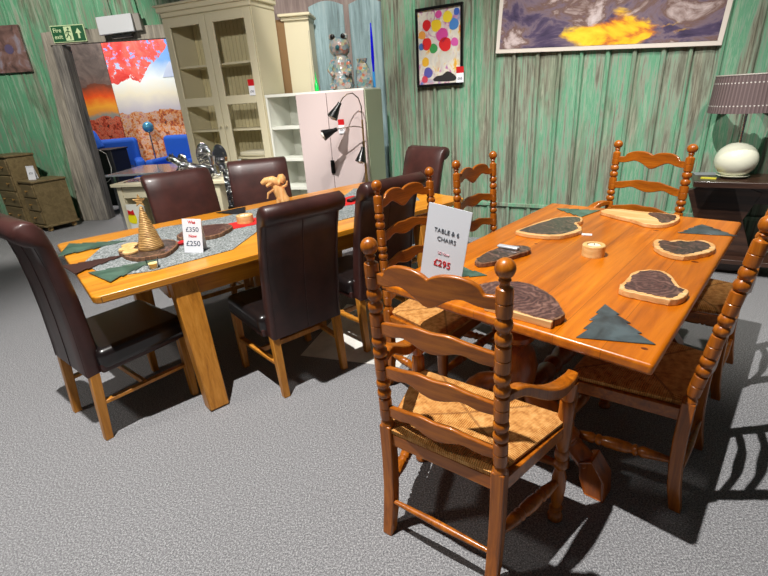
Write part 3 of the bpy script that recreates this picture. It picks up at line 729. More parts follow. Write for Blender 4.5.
orn('panther_ornament', 'silver crushed-glass stalking panther figure on the display table', .08, -.1, bm=b, mat='crushed')
orn('vase', 'slim polished silver vase beside the glass cubes', .36, -.05, prof=[(0,0),(.035,0),(.04,.02),(.028,.08),(.026,.15),(.036,.2),(.03,.2),(.02,.15),(0,.02)])
for k,(x,lab) in enumerate(((.43,'glass block nearest the silver vase'),(.62,'clear glass block at the right end of display table'))):
    b = BM(); box(b, (0,0,.06), (.07,.07,.12+.03*k)); orn('glass_block', lab, x, .02+.03*k, bm=b, mat='cello' if k else 'chrome', z=.881+.015*k)
b = BM(); box(b, (0,0,.002), (.34,.24,.004)); o = orn('paper_sheet', 'silver paper sheet lying at left end of the display table', -.34, .02, bm=b, mat='crushed', rot=.3, dx=0); o['category'] = 'paper'
g = thing('crushed_glass_pedestal', 'crushed-glass pillar with cream band standing between the two far brown chairs', 'pedestal', (-1.27, 4.16, 0), .1)
bm = BM(); box(bm, (0,0,.32), (.13,.13,.64)); fin('lower_block', bm, M['cream'], g, .004)
bm = BM(); box(bm, (0,0,.655), (.145,.145,.03)); fin('dark_band', bm, M['black'], g)
bm = BM(); box(bm, (0,0,.83), (.13,.13,.32)); fin('upper_block', bm, M['crushed'], g, .004)

# ------------------------------------------------------------------ console and table lamp (right)
KM = Matrix.Translation(wn*WD) @ RZ(WA)
g = thing('console_table', 'very dark wooden console table against the green wall', 'console table'); g.matrix_world = KM @ T(.27, -.03, 0)
bm = BM(); box(bm, (.75, -.23, .73), (1.5, .42, .045)); fin('tabletop', bm, M['darkwood'], g, .005)
for x in (.22, 1.25):
    for s in (-1, 1):
        bm = BM(); bar(bm, (x-s*.16, -.23, .0), (x+s*.10, -.23, .70), .30, .07); fin('leg', bm, M['darkwood'], g, .004)
bm = BM(); box(bm, (.75, -.23, .62), (1.1, .06, .12)); fin('rail', bm, M['darkwood'], g, .003)
bm = BM(); box(bm, (.75, -.23, .12), (1.3, .3, .035)); fin('shelf', bm, M['darkwood'], g, .003)
g = thing('table_lamp', 'table lamp with white globe base, chrome stem and taupe pleated drum shade', 'table lamp'); g.matrix_world = KM @ T(.525, -.25, .753)
bm = BM(); lathe(bm, [(0,0),(.07,0),(.11,.02)]+[(.140*math.sin(a), .130-.130*math.cos(a)) for a in [PI*(i+2)/16 for i in range(1,14)]]+[(.012,.260)], None, 32); fin('globe_base', bm, M['opal'], g, sharp=1.2)
bm = BM(); tube(bm, [(0,0,.255),(0,0,.52)], .011, 12); lathe(bm, [(.011,.46),(.02,.47),(.02,.49),(.03,.5),(.03,.515),(0,.52)], None, 14); fin('stem', bm, M['chrome'], g)
bm = BM(); R1, R2, z0, z1 = .245, .232, -.125, .125
lathe(bm, [(R1,z0),(R2,z1),(R2-.004,z1),(R1-.004,z0)], None, 64); 
# drop the caps made by lathe: keep it open
bmesh.ops.delete(bm, geom=[f for f in bm.faces if len(f.verts) > 8], context='FACES_ONLY')
rs = fin('lamp_shade', bm, M['pleat'], g, sharp=1.0, M=T(0,0,.60))
bm = BM(); lathe(bm, [(.234,-.004),(.236,0),(.234,.004),(.229,.004),(.229,-.004)], None, 48); bmesh.ops.delete(bm, geom=[f for f in bm.faces if len(f.verts) > 8], context='FACES_ONLY'); fin('shade_rim', bm, plain('light shade rim', (176,168,160), .5), rs, M=T(0,0,.126))
bm = BM(); box(bm, (0,0,.001), (.16,.12,.003)); o = fin('magazine', bm, plain('grey paper', (150,156,160), .5)); o.matrix_world = KM @ T(.36, -.12, .7535) @ RZ(.15); tag(o, 'grey leaflet on the console beside the globe lamp', 'leaflet')
bm = BM(); box(bm, (0,0,.002), (.1,.05,.005)); o = fin('leaflet', bm, plain('yellow leaflet', (206,196,60), .5)); o.matrix_world = KM @ T(.37, -.33, .7535) @ RZ(-.2); tag(o, 'small yellow leaflet at the front of the console', 'leaflet')

# ------------------------------------------------------------------ ladder-back chairs
def post_profile(K=1.05):
    pr = [(.0215, 0), (.0215, .012), (.017, .018)]
    cs = [.07, .22, .37, .525]
    for i, c in enumerate(cs):
        a, b = c-.036, c+.036
        if i == 0: a = .03
        pr += [(.015, a-.004), (.0205, a), (.0215, a+.008), (.0215, c-.002), (.0195, c), (.0215, c+.002), (.0215, b-.008), (.0205, b), (.0135, b+.004)]
        if i < 3:
            n = cs[i+1]-.036; m = (b+n)/2; e = (n-b)/4
            for cc in (m-e*.95, m+e*.95):
                for t in (-1, -.6, 0, .6, 1):
                    pr.append((.0145+.009*math.sqrt(max(0, 1-t*t)), cc+t*e*.85))
    e = cs[-1]+.036
    pr += [(.011, e+.008), (.012, e+.016), (.016, e+.02), (.012, e+.026)]
    cz = e+.026+.022
    for k in range(1, 10):
        a = PI*k/10
        pr.append((.0255*math.sin(a), cz-.025*math.cos(a)))
    pr.append((0, cz+.025))
    return [(a, b*K) for a, b in pr]

def slat_bm(hw, kind):
    bm = BM(); N = 32; th = .016
    g_ = lambda x, c, s: math.exp(-((x-c)/s)**2)
    rows = []
    for i in range(N+1):
        u = -1+2*i/N; a = abs(u)
        if kind == 'top':
            t = .016+.040*math.sqrt(max(0, 1-((a-.38)/.43)**2))
            b = -.022-.026*g_(u, 0, .20)+.016*g_(a, .5, .2)
        else:
            t = .014+.024*(1-a**2)+.006*g_(a, .3, .2)
            b = -.026+.018*g_(a, .48, .22)-.004*g_(u, 0, .15)
        y = -.022*(1-u*u)
        rows.append([bm.verts.new((u*hw, y+d, z)) for d, z in ((-th/2, b), (th/2, b), (th/2, t), (-th/2, t))])
    for p_, q_ in zip(rows, rows[1:]):
        for k in range(4):
            bm.faces.new((p_[k], p_[(k+1)%4], q_[(k+1)%4], q_[k]))
    bm.faces.new(rows[0]); bm.faces.new(rows[-1][::-1])
    return bm

def turned(L, r, kind='leg'):
    if kind == 'leg':
        s = [(.75,0),(1.0,.01),(1.05,.035),(.8,.06),(.6,.07),(.9,.085),(.9,.1),(.6,.11),(.85,.17),(1.0,.26),(.95,.34),(.65,.4),(.95,.42),(.95,.45),(.65,.47),(.95,.49),(.95,.52),(.7,.54),(.95,.58),(1.0,.66),(1.0,.8),(.95,.86),(.7,.88),(1.0,.9),(1.0,1.0)]
    elif kind == 'stretch':
        s = [(.55,0),(.62,.08),(.85,.2),(1.0,.27),(.7,.3),(1.0,.32),(1.0,.34),(.75,.36),(1.0,.4),(1.08,.5),(1.0,.6),(.75,.64),(1.0,.66),(1.0,.68),(.7,.7),(1.0,.73),(.85,.8),(.62,.92),(.55,1.0)]
    else:
        s = [(.6,0),(.75,.15),(1.0,.4),(1.05,.5),(1.0,.6),(.75,.85),(.6,1.0)]
    return [(a*r, b*L) for a, b in s]

def ladder_chair(arms, ytop=-.232):
    hw = .2075 if not arms else .200
    fw = .255 if not arms else .29
    g = thing('ladder_back_chair' if not arms else 'ladder_back_armchair', 'x', 'chair')
    FY = .17 if not arms else .14
    YC, HY = (FY-.2)/2, (FY+.23)/2
    lw, lx = M['chairwood'], M['chairwood_x']
    for s in (-1, 1):
        bm = BM()
        # square sabre lower leg
        pts = [(-.238, 0), (-.220, .09), (-.208, .2), (-.204, .32), (-.205, .475)]
        rows = []
        for (y, z) in pts:
            w = .021 if z > .01 else .019
            rows.append([bm.verts.new((s*hw+dx*w, y+dy*w, z)) for dx, dy in ((-1,-1),(1,-1),(1,1),(-1,1))])
        for a, b in zip(rows, rows[1:]):
            for k in range(4): bm.faces.new((a[k], a[(k+1)%4], b[(k+1)%4], b[k]))
        bm.faces.new(rows[0][::-1]); bm.faces.new(rows[-1])
        lg = fin('rear_leg', bm, lw, g, .004)
        bm = BM(); lathe(bm, post_profile(), axis_mat((s*hw, -.205, .472), (s*hw, ytop, 1.12)), 18); fin('turned_post', bm, lw, lg)
        bm = BM()
        top = .45 if not arms else .612
        lathe(bm, turned(top, .026), T(s*fw, FY, 0), 16); fin('front_leg', bm, lw, g)
        bm = BM(); lathe(bm, turned((Vector((s*hw,-.205,.2))-Vector((s*fw,FY,.2))).length, .022, 'stretch'), axis_mat((s*hw,-.2,.21),(s*fw,FY,.19)), 12); fin('stretcher', bm, lw, g)
    yz = lambda z: -.205+(ytop+.205)*(z-.472)/.648
    for z, k in ((1.021,'top'),(.858,'low'),(.700,'low'),(.543,'low')):
        o = fin('back_slat', slat_bm(hw-.014, k), lx, g, .004, M=T(0, yz(z), z) @ RX(.045))
    bm = BM(); lathe(bm, turned(2*hw, .013, 'plain'), axis_mat((-hw,-.222,.145),(hw,-.222,.145)), 10); fin('stretcher', bm, lw, g)
    bm = BM(); lathe(bm, turned(2*fw, .023, 'stretch'), axis_mat((-fw,FY,.26),(fw,FY,.26)), 12); fin('stretcher', bm, lx, g)
    # seat rails
    bm = BM()
    bar(bm, (-hw,-.2,.418),(hw,-.2,.418), .05,.024)
    bar(bm, (-fw,FY,.418),(fw,FY,.418), .05,.024)
    for s in (-1,1): box(bm, (0,0,0), (.024,FY+.215,.05), T(s*(hw+fw)/2, YC, .418) @ RZ(-s*math.atan2(fw-hw,.37)))
    fin('seat_rail', bm, lx, g, .003)
    # rush seat: pillowed trapezoid with soft edges
    bm = BM(); N = 20; V = [[None]*(N+1) for _ in range(N+1)]; U = [[None]*(N+1) for _ in range(N+1)]
    for i in range(N+1):
        for j in range(N+1):
            a = -1+2*i/N; b = -1+2*j/N
            y = YC+HY*b; w = hw+.012-.02+(fw+.018-hw)*(b+1)/2
            x = a*w
            edge = max(abs(a), abs(b))
            dip = .012*(1-max(abs(a),abs(b)))
            z = .474-dip - (.012*max(0,(edge-.9)/.1)**2)
            V[i][j] = bm.verts.new((x, y, z)); U[i][j] = bm.verts.new((x*.985, YC+HY*b*.985, .445+ (.008 if edge<.9 else 0)))
    for i in range(N):
        for j in range(N):
            bm.faces.new((V[i][j],V[i+1][j],V[i+1][j+1],V[i][j+1])); bm.faces.new((U[i][j],U[i][j+1],U[i+1][j+1],U[i+1][j]))
    for i in range(N):
        bm.faces.new((V[i][0],U[i][0],U[i+1][0],V[i+1][0])); bm.faces.new((V[i][N],V[i+1][N],U[i+1][N],U[i][N]))
        bm.faces.new((V[0][i],V[0][i+1],U[0][i+1],U[0][i])); bm.faces.new((V[N][i],U[N][i],U[N][i+1],V[N][i+1]))
    fin('rush_seat', bm, M['rush'], g, sharp=1.2)
    if arms:
        for s in (-1,1):
            bm = BM(); N = 18; rows = []
            for i in range(N+1):
                t = i/N
                y = -.205+t*(FY+.235); x = s*(hw+(fw-hw)*min(1,t*1.05)+.012*math.sin(PI*t))
                z = .728-.105*t+.016*math.sin(PI*min(1,t/.3))*(t<.3)-.030*math.sin(PI*max(0,(t-.3)/.7))
                w = .014+.012*math.sin(PI*min(1,t*.9)); h = .015+.006*math.sin(PI*t)
                rows.append([bm.verts.new((x+dx*w, y, z+dz*h)) for dx, dz in ((-1,-1),(1,-1),(1,1),(-1,1))])
            for a, b in zip(rows, rows[1:]):
                for k in range(4): bm.faces.new((a[k], a[(k+1)%4], b[(k+1)%4], b[k]))
            bm.faces.new(rows[0][::-1]); bm.faces.new(rows[-1])
            fin('armrest', bm, lw, g, .006)
    return g

T2O = Vector((-.05, 1.77, 0)); T2A = Vector((.7289,-.6846,0)); T2B = Vector((.6846,.7289,0)); T2R = math.atan2(-.6846,.7289)
def t2(a, b, z=0): return T2O+T2A*a+T2B*b+Vector((0,0,z))
def place(o, p, rz): o.location = p; o.rotation_euler = (0,0,rz)
side = ladder_chair(False); arm = ladder_chair(True)
# armchair near: rear centre (.125,1.12); facing -28.6
def rear(p, rz, back=.238):   # move so that rear feet centre lands on p
    return Vector(p) + Vector((-math.sin(rz), math.cos(rz), 0))*back
G = 'ladder-back chairs round the orange pine table'
rz = math.radians(-37); place(arm, rear((.122,1.116,0), rz), rz); tag(arm, 'ladder-back armchair at the near end of the orange pine table, its back to the camera', 'chair', G)
a2 = copy_tree(arm); rz = T2R+PI-math.radians(18); place(a2, rear((1.71,2.90,0), rz), rz); a2.scale = (1.16,1,1); tag(a2, 'ladder-back armchair at the far end of the pine table against the green wall', 'chair', G)
rz = T2R-PI/2+PI/2+PI/2
def facing_a(b, label, o, off=-.255):      # left side, front towards +a
    rz = T2R-PI/2; place(o, rear(t2(off, b), rz), rz); tag(o, label, 'chair', G)
def facing_na(b, label, o, off=1.150, tw=0):
    rz = T2R+PI/2+tw; place(o, rear(t2(off, b), rz), rz); tag(o, label, 'chair', G)
facing_a(.54, 'ladder-back chair on the left of the pine table, directly behind the white price sign', side)
facing_a(1.21, 'ladder-back chair on the left of the pine table, farther from the camera', copy_tree(side))
lean = ladder_chair(False, -.29)
facing_na(.575, 'ladder-back chair at near right of the pine table, its turned post cut by the frame', lean)
facing_na(1.43, 'ladder-back chair on the right side of the pine table, farther from the camera', copy_tree(lean))

# ------------------------------------------------------------------ orange pine table
g = thing('dining_table', 'rectangular orange pine refectory table with turned pedestals', 'table', T2O, T2R)
W2, L2 = 1.045, 1.79
bm = BM(); prism(bm, [(0,.075),(W2,.038),(W2,L2),(0,L2)], .719, .759); tt = fin('tabletop', bm, M['pine'], g, .012, seg=4)
for (a_, b_, ra, rb) in ((.335,.069,.022,.012),(.80,.055,.035,.013),(1.00,.12,.014,.010),(.97,1.0,.02,.013),(.30,.9,.012,.010),(.72,1.42,.02,.011)):
    if b_ < .1:
        bm = BM(); lathe(bm, [(0,0),(1,0),(1,.0015),(0,.0015)], T(a_, b_+.006-.008, .741) @ RX(PI/2) @ Matrix.Diagonal((ra, rb, 1, 1)), 14)
    else:
        bm = BM(); lathe(bm, [(0,0),(1,0),(1,.0006),(0,.0006)], T(a_, b_, .7588) @ Matrix.Diagonal((ra*.7, rb*.7, 1, 1)), 14)
    fin('knot', bm, M['knot'], tt)
bm = BM(); box(bm, (W2/2, L2/2, .695), (.60, L2-.5, .035)); fin('bearer', bm, M['basewood'], g, .003)
for b in (.27, 1.52):
    bm = BM(); lathe(bm, [(.06,.12),(.075,.14),(.08,.2),(.07,.26),(.05,.3),(.07,.33),(.085,.4),(.09,.46),(.075,.52),(.05,.56),(.07,.58),(.07,.6),(.05,.62),(.075,.66),(.08,.68)], T(W2/2, b, 0), 24); fin('pedestal_column', bm, M['basewood'], g)
    bm = BM(); box(bm, (W2/2, b, .665), (.72, .12, .04)); fin('cross_bearer', bm, M['basewood'], g, .008)
    for s in (-1, 1):
        bm = BM()
        p, q = Vector((W2/2+s*.06, b, .36)), Vector((W2/2+s*.33, b, .12)); L = (q-p).length
        lathe(bm, [(.03,0),(.045,.04*1.0),(.06,.10),(.058,.16),(.04,.21),(.052,.225),(.052,.25),(.036,.265),(.04,L)], axis_mat(p, q), 18)
        M2 = T(W2/2+s*.33, b, .13)
        prof = [(s*-.025,.01),(s*.022,.04),(s*.075,-.035),(s*.085,-.13),(s*.01,-.13),(s*-.015,-.06)]
        vs = []
        for yy, k in ((-.038,.75),(-.046,1),(.046,1),(.038,.75)):
            cx = sum(x for x,_ in prof)/6; cz = sum(z for _,z in prof)/6
            vs.append([bm.verts.new(M2 @ Vector((cx+(x-cx)*(k if k==1 else .86), yy, (cz+(z-cz)*(k if k==1 else .9) if z>-.12 else z)))) for x, z in prof])
        for a_, b_ in zip(vs, vs[1:]):
            for k in range(6): bm.faces.new((a_[k], a_[(k+1)%6], b_[(k+1)%6], b_[k]))
        bm.faces.new(vs[0]); bm.faces.new(vs[-1][::-1])
        fin('pedestal_foot', bm, M['basewood'], g, .006)
bm = BM(); lathe(bm, turned(1.25, .045, 'stretch'), axis_mat((W2/2,.27,.24),(W2/2,1.52,.24)), 16); fin('stretcher', bm, M['basewood'], g)
TZ = .7595
def t2m(a, b, z=TZ, rz=0): return T(*T2O) @ RZ(T2R) @ T(a, b, z) @ RZ(rz)

def wood_slice(label, a, b, rel, matf, rim=.018, h=.022, seed=1, frame=None, heart=None, rimmat='sapwood'):
    Mx = (frame or t2m)(a, b); pts = smooth_poly(rel, 5, .0028, seed)
    g = thing('wood_slice', label, 'wood slice', group=None); g.matrix_world = Mx
    bm = BM(); prism(bm, pts, 0, h); fin('bark_edge', bm, M[rimmat], g, .003)
    inner = heart or [(x*(1-rim/max(.01, math.hypot(x, y))*1.0), y*(1-rim/max(.01, math.hypot(x, y)))) for x, y in rel]
    bm = BM(); prism(bm, smooth_poly(inner, 5, .0045, seed+3), h-.002, h+.0012); fin('heartwood', bm, M[matf], g)
    return g
A = [(-0.116,-0.003),(-0.108,0.052),(-0.064,0.046),(-0.031,0.09),(0.01,0.089),(0.056,0.129),(0.112,0.089),(0.123,-0.006),(0.082,-0.095),(0.037,-0.154),(-0.021,-0.147),(-0.08,-0.094)]
wood_slice('dark wood slice with wide pale rim near the right edge of the pine table', .89, 1.139, A, 'slice2', .022, seed=1)
Bp = [(-0.098,-0.073),(-0.096,-0.011),(-0.098,0.081),(-0.066,0.146),(-0.01,0.164),(0.033,0.123),(0.073,0.04),(0.109,0.007),(0.113,-0.033),(0.092,-0.103),(0.044,-0.118),(-0.021,-0.116),(-0.079,-0.11)]
wood_slice('purple brown wood slice with pale rim behind the front slate tree', .909, .583, Bp, 'slice1', .016, .025, seed=2)
Cc = [(-0.221,0.001),(-0.19,0.084),(-0.1,0.1),(-0.008,0.091),(0.075,0.107),(0.162,0.091),(0.182,-0.007),(0.159,-0.122),(0.075,-0.169),(-0.005,-0.116),(-0.126,-0.061)]
wood_slice('long dark wood slice with pale band at the far end of the pine table', .597, 1.615, Cc, 'slice2', .02, seed=3, heart=[(.02,.08),(.09,.09),(.15,.075),(.17,-.01),(.15,-.1),(.12,-.11),(.09,-.04),(.03,.03)])
Dd = [(-0.141,-0.187),(-0.127,-0.064),(-0.1,0.091),(-0.049,0.205),(0.039,0.252),(0.082,0.172),(0.071,0.117),(0.127,0.039),(0.14,-0.043),(0.085,-0.166),(-0.022,-0.206),(-0.107,-0.205)]
wood_slice('lobed charcoal wood slice with pale rim at the far left of the pine table', .281, 1.182, Dd, 'slice2', .022, seed=4)
Ee = [(-0.06,-0.142),(-0.072,-0.078),(-0.069,0.04),(-0.04,0.119),(0.041,0.167),(0.081,0.13),(0.073,0.067),(0.05,-0.02),(0.02,-0.119),(-0.02,-0.165)]
wood_slice('narrow grey brown wood slice under the small silver strip', .263, .617, Ee, 'slice2', .012, seed=5, rimmat='bark')
Ff = [(-0.174,-0.009),(-0.165,0.046),(-0.137,0.084),(-0.081,0.12),(-0.02,0.131),(0.049,0.103),(0.111,0.058),(0.168,-0.014),(0.191,-0.058),(0.166,-0.118),(0.044,-0.118),(-0.035,-0.112),(-0.111,-0.085)]
gs = wood_slice('large half-round dark wood slice near the front edge of the pine table', .552, .207, Ff, 'slice1', .006, .028, seed=6, rimmat='bark')
bm = BM(); box(bm, (.055,-.121,.0130), (.25,.014,.026)); fin('cut_edge', bm, M['sapwood'], gs, .002)['label'] = 'pale sawn front edge'
bm = BM(); box(bm, (0,0,0), (.105,.03,.012)); o = fin('metal_strip', bm, plain('brushed silver', (205,208,214), .35, .3), None, .004); o.matrix_world = t2m(.25,.70,TZ+.03) @ RZ(.05); tag(o, 'small silver strip lying on the narrow wood slice', 'strip')
bm = BM(); box(bm, (0,0,.0), (.05,.03,.002)); o = fin('price_slip', bm, M['paper']); o.matrix_world = t2m(.455,1.17,TZ+.002) @ RZ(.3); tag(o, 'tiny white price slip beside the far left wood slice', 'price slip')

TREE = [(0,.155),(.05,.07),(.035,.068),(.085,.0),(.065,-.002),(.115,-.075),(.095,-.078),(.15,-.15),(.03,-.15),(-.03,-.15),(-.15,-.15),(-.095,-.078),(-.115,-.075),(-.065,-.002),(-.085,0),(-.035,.068),(-.05,.07)]
def tree_mat(label, Mx, mat='slate', s=1.0, sy=1.0):
    bm = BM(); prism(bm, [(x*s, y*s*sy) for x, y in TREE], 0, .004); o = fin('tree_placemat', bm, M[mat], None, .001); o.matrix_world = Mx
    return tag(o, label, 'placemat')
tree_mat('tree-shaped grey slate placemat at the near right corner of the pine table', t2m(.865,.235,TZ,math.radians(24)), s=.74, sy=1.2)
tree_mat('tree-shaped grey slate placemat at the far right corner of the pine table', t2m(.915,1.54,TZ,math.radians(16)), s=.84, sy=.75)
tree_mat('tree-shaped green slate placemat at the far left corner of the pine table', t2m(.21,1.62,TZ,math.radians(80)), 'slateg', s=.75)
tree_mat('tree-shaped green slate placemat at the left edge of the pine table behind the sign', t2m(.20,.35,TZ,math.radians(-75)), 'slateg', s=.8)

def ring_candle(label, Mx, r=.05, h=.052):
    g = thing('candle_holder', label, 'candle holder'); g.matrix_world = Mx
    bm = BM(); lathe(bm, [(0,0),(r,0),(r,h-.003),(r-.003,h),(r*.62,h),(r*.6,h-.015),(0,h-.015)], None, 28); fin('wooden_ring', bm, M['ringwood'], g)
    bm = BM(); lathe(bm, [(0,h-.015),(r*.55,h-.015),(r*.55,h-.003),(0,h-.004)], None, 20); fin('candle', bm, plain('cream wax', (240,232,210), .4), g)
    bm = BM(); tube(bm, [(0,0,h-.004),(0.001,0,h+.006)], .0015, 6); fin('wick', bm, M['black'], g)
ring_candle('round pale wood tealight holder in the middle of the pine table', t2m(.59,.87))

# white sign: TABLE & 6 CHAIRS
SG = Matrix(arm.matrix_basis)
g = thing('price_sign', 'white paper sign reading £295 fixed behind the near armchair slat', 'sign')
g.matrix_world = T(*arm.location) @ RZ(math.radians(-37)) @ T(.012, -.180, 1.122) @ RX(math.radians(-3)) @ RY(math.radians(8)) 
bm = BM(); box(bm, (0,0,0), (.124,.002,.215)); fin('sheet', bm, M['paper'], g)
text('TABLE & 6', .0165, M['greyink'], g, facing(0,-.0016,.036), bold=-.0002); text('CHAIRS', .0165, M['greyink'], g, facing(.003,-.0016,.014), bold=-.0002)
text('US Now', .010, M['pinkink'], g, facing(.0,-.0016,-.022)); text('£295', .026, M['redink'], g, facing(.0,-.0016,-.056), bold=.0002)

# ------------------------------------------------------------------ oak table (left)
T1A = math.radians(38.5); T1O = Vector((-1.275, 1.87, 0))
T1M = Matrix.Translation(T1O) @ RZ(T1A)
L1, W1 = 2.46, 1.25
g = thing('dining_table', 'long golden oak dining table with splayed block legs', 'table', T1O, T1A)
c = .035
bm = BM(); prism(bm, smooth_poly([(c,0),(L1/2,0),(L1-c,0)], 1)+[(L1-c,0)][:0]+[(L1-c*.3,c*.3),(L1,c),(L1,W1-c),(L1-c*.3,W1-c*.3),(L1-c,W1),(c,W1),(c*.3,W1-c*.3),(0,W1-c),(0,c),(c*.3,c*.3)], .722, .76); fin('tabletop', bm, M['oak'], g, .008, seg=3)
bm = BM()
for v in (.12, W1-.12): box(bm, (L1/2, v, .66), (L1-.8, .03, .12))
for u in (.36, L1-.36): box(bm, (u, W1/2, .66), (.05, W1-.3, .12))
fin('apron', bm, M['oak'], g, .003)
for u in (.395, L1-.395):
    for v, dv in ((.07, -.095), (W1-.07, .095)):
        bm = BM(); bar(bm, (u, v+dv, 0), (u, v, .722), .105, .095, .125, .085); fin('leg', bm, M['oakleg'], g, .006)

def t1m(u, v, z=.7605, rz=0): return T1M @ T(u, v, z) @ RZ(rz)
# runner of grey felt with pointed sections, and red strip
bm = BM(); prism(bm, [(.06,.62),(.10,.25),(.30,.16),(.72,.18),(.98,.42),(1.2,.22),(1.75,.22),(1.95,.42),(2.2,.22),(2.38,.5),(2.38,.8),(2.2,1.05),(1.95,.85),(1.75,1.05),(1.2,1.06),(.98,1.0),(.60,1.08),(.25,1.0)], 0, .004, ); o = fin('table_runner', bm, M['felt']); o.matrix_world = t1m(0,0); tag(o, 'grey sparkly felt runner with pointed sections along the oak table', 'table runner')
bm = BM(); prism(bm, [(.90,.60),(1.95,.52),(2.0,.78),(.92,.76)], 0, .003); o = fin('red_runner', bm, M['redfelt']); o.matrix_world = t1m(0,0,.765); tag(o, 'red felt strip lying over the grey runner on the oak table', 'table runner')
def t1f(a, b): return t1m(a, b, .765)
def t1tree(label, u, v, rz, mat, s=1., sy=1., z=.765):
    bm = BM(); prism(bm, [(x*s, y*s*sy) for x, y in TREE], 0, .004); o = fin('tree_placemat', bm, M[mat], None, .001); o.matrix_world = t1m(u, v, z, rz); return tag(o, label, 'placemat')
t1tree('green tree-shaped placemat at the far left corner of the oak table', .17, .955, math.radians(-108), 'slateg', 1.0, 1.1)
t1tree('dark brown tree-shaped placemat at the left end of the oak table', .115, .55, math.radians(-82), 'browncard', .74, 1.25, .7665)
t1tree('green tree-shaped placemat at the near left corner of the oak table', .215, .30, math.radians(-78), 'slateg', .86, 1.12)
t1tree('near black tree-shaped placemat before the second far brown chair', 1.13, 1.06, math.radians(180), 'blackcloth', .8)

Cs = [(.15*math.cos(a)*(1+.08*math.sin(3*a+1)), .19*math.sin(a)*(1+.05*math.cos(5*a))) for a in [2*PI*i/14 for i in range(14)]]
wood_slice('round dark-ringed wood slice beneath the gold cone tree', .375, .53, Cs, 'slice2', .012, .022, 8, t1f, rimmat='bark')
Cs2 = [(.16*math.cos(a)*(1+.09*math.sin(2*a+1)), .15*math.sin(a)*(1+.06*math.cos(4*a))) for a in [2*PI*i/14 for i in range(14)]]
wood_slice('rough dark wood slice on the oak table behind the handwritten price card', .735, .63, Cs2, 'slice1', .012, .024, 9, t1f, rimmat='bark')
# pale wood chips at the slice
for k,(u,v,r) in enumerate(((.30,.645,.3),(.275,.58,1.0),(.275,.50,1.9))):
    bm = BM(); prism(bm, smooth_poly([(-.035,-.03),(.03,-.035),(.045,.0),(.02,.035),(-.03,.03)], 2, .003, k), 0, .014); o = fin('wood_chip', bm, M['ringwood'], None, .003); o.matrix_world = t1m(u, v, .7885, r); tag(o, 'pale wood chip on the slice beside the gold cone, '+('nearest the camera','middle of three','farthest back')[2-k], 'wood chip', 'pale wood chips at the foot of the cone')
g = thing('cone_tree', 'gold woven Christmas cone with star on top', 'decoration'); g.matrix_world = t1m(.385, .505, .789)
bm = BM(); lathe(bm, [(0,0),(.064,0),(.067,.01)]+[(.067*(1-t)+.007*t+.001*math.sin(t*60), .01+.225*t) for t in [i/20 for i in range(1,21)]]+[(0,.237)], None, 28); fin('cone', bm, M['gold'], g)
bm = BM(); prism(bm, [((.036 if i%2==0 else .015)*math.sin(2*PI*i/10), (.036 if i%2==0 else .015)*math.cos(2*PI*i/10)) for i in range(10)], -.004, .004, T(0,0,.266) @ RZ(-T1A) @ RX(PI/2)); fin('star', bm, M['gold'], g)
g = thing('glass_tealight', 'small clear glass tealight at the near edge of the oak table', 'candle holder'); g.matrix_world = t1m(.31,.20,.7655)
bm = BM(); lathe(bm, [(0,0),(.024,0),(.03,.05),(.028,.05),(.022,.004),(0,.004)], None, 20); fin('glass_cup', bm, M['glass'], g)
bm = BM(); lathe(bm, [(0,.005),(.021,.005),(.024,.026),(0,.026)], None, 16); fin('wax', bm, plain('yellow wax', (236,220,150), .4), g)
ring_candle('round pale wood tealight holder on the red strip of the oak table', t1m(1.03,.695,.7695), .055, .05)
# candy-red decoration on slice
bm = BM(); tube(bm, [(-.03,0,.012),(-.01,.006,.014),(.02,0,.014),(.04,.008,.012)], [.01,.014,.014,.008], 8); o = fin('cracker', bm, M['redcard']); o.matrix_world = t1m(.555,.50,.7655,-.2); tag(o, 'small red twist decoration left of the handwritten price card', 'decoration')
# folded card
g = thing('price_card', 'folded white handwritten price card standing on the oak table', 'price card'); g.matrix_world = t1m(.565,.315,.7652) @ RZ(-T1A+math.radians(-4)) @ RY(math.radians(4))
bm = BM(); 
for s, ln in ((-1, 1), (1, 1)):
    a = math.radians(9)*s
    box(bm, (0, 0, -.0925), (.105, .002, .185), T(0, 0, .182) @ RX(a))
fin('card', bm, M['paper'], g)
Fm = lambda z, x=0: T(0, 0, .182) @ RX(-math.radians(9)) @ T(x, -.0016, z-.182) @ RX(PI/2)
text('Was', .022, M['redink'], g, Fm(.157), bold=.0006); text('£350', .036, M['blueink'], g, Fm(.113)); text('Now', .022, M['redink'], g, Fm(.082), bold=.0006); text('£250', .04, M['blueink'], g, Fm(.035))
# carved driftwood animal
g = thing('carved_animal', 'golden carved driftwood animal figure at the far edge of oak table', 'figurine'); g.matrix_world = t1m(1.45,.945,.7655) @ RZ(-T1A)
bm = BM()
tube(bm, [(.02,0,.03),(.0,0,.07),(-.015,0,.12),(-.03,0,.16),(-.04,0,.185)], [.045,.042,.045,.04,.03], 12); body = fin('body', bm, M['driftwood'], g)
bm = BM(); tube(bm, [(-.0,-.01,.175),(-.05,-.02,.20),(-.1,-.03,.2),(-.13,-.03,.185)], [.03,.034,.026,.014], 10); tube(bm, [(-.05,-.03,.19),(-.09,-.06,.165)], [.02,.01], 8); fin('head', bm, M['driftwood'], g)
bm = BM(); tube(bm, [(-.0,0,.18),(.02,.01,.215),(.035,.01,.225)], [.03,.034,.018], 10); fin('ear', bm, M['driftwood'], g)
for (p, q) in (((.03,-.03,.06),(.055,-.04,0)),((-.02,-.03,.06),(-.03,-.04,0)),((.03,.03,.05),(.05,.04,0)),((-.02,.03,.05),(-.02,.04,0))):
    bm = BM(); tube(bm, [p, ((p[0]+q[0])/2, (p[1]+q[1])/2, .03), q], [.02,.014,.012], 8); fin('leg', bm, M['driftwood'], g)
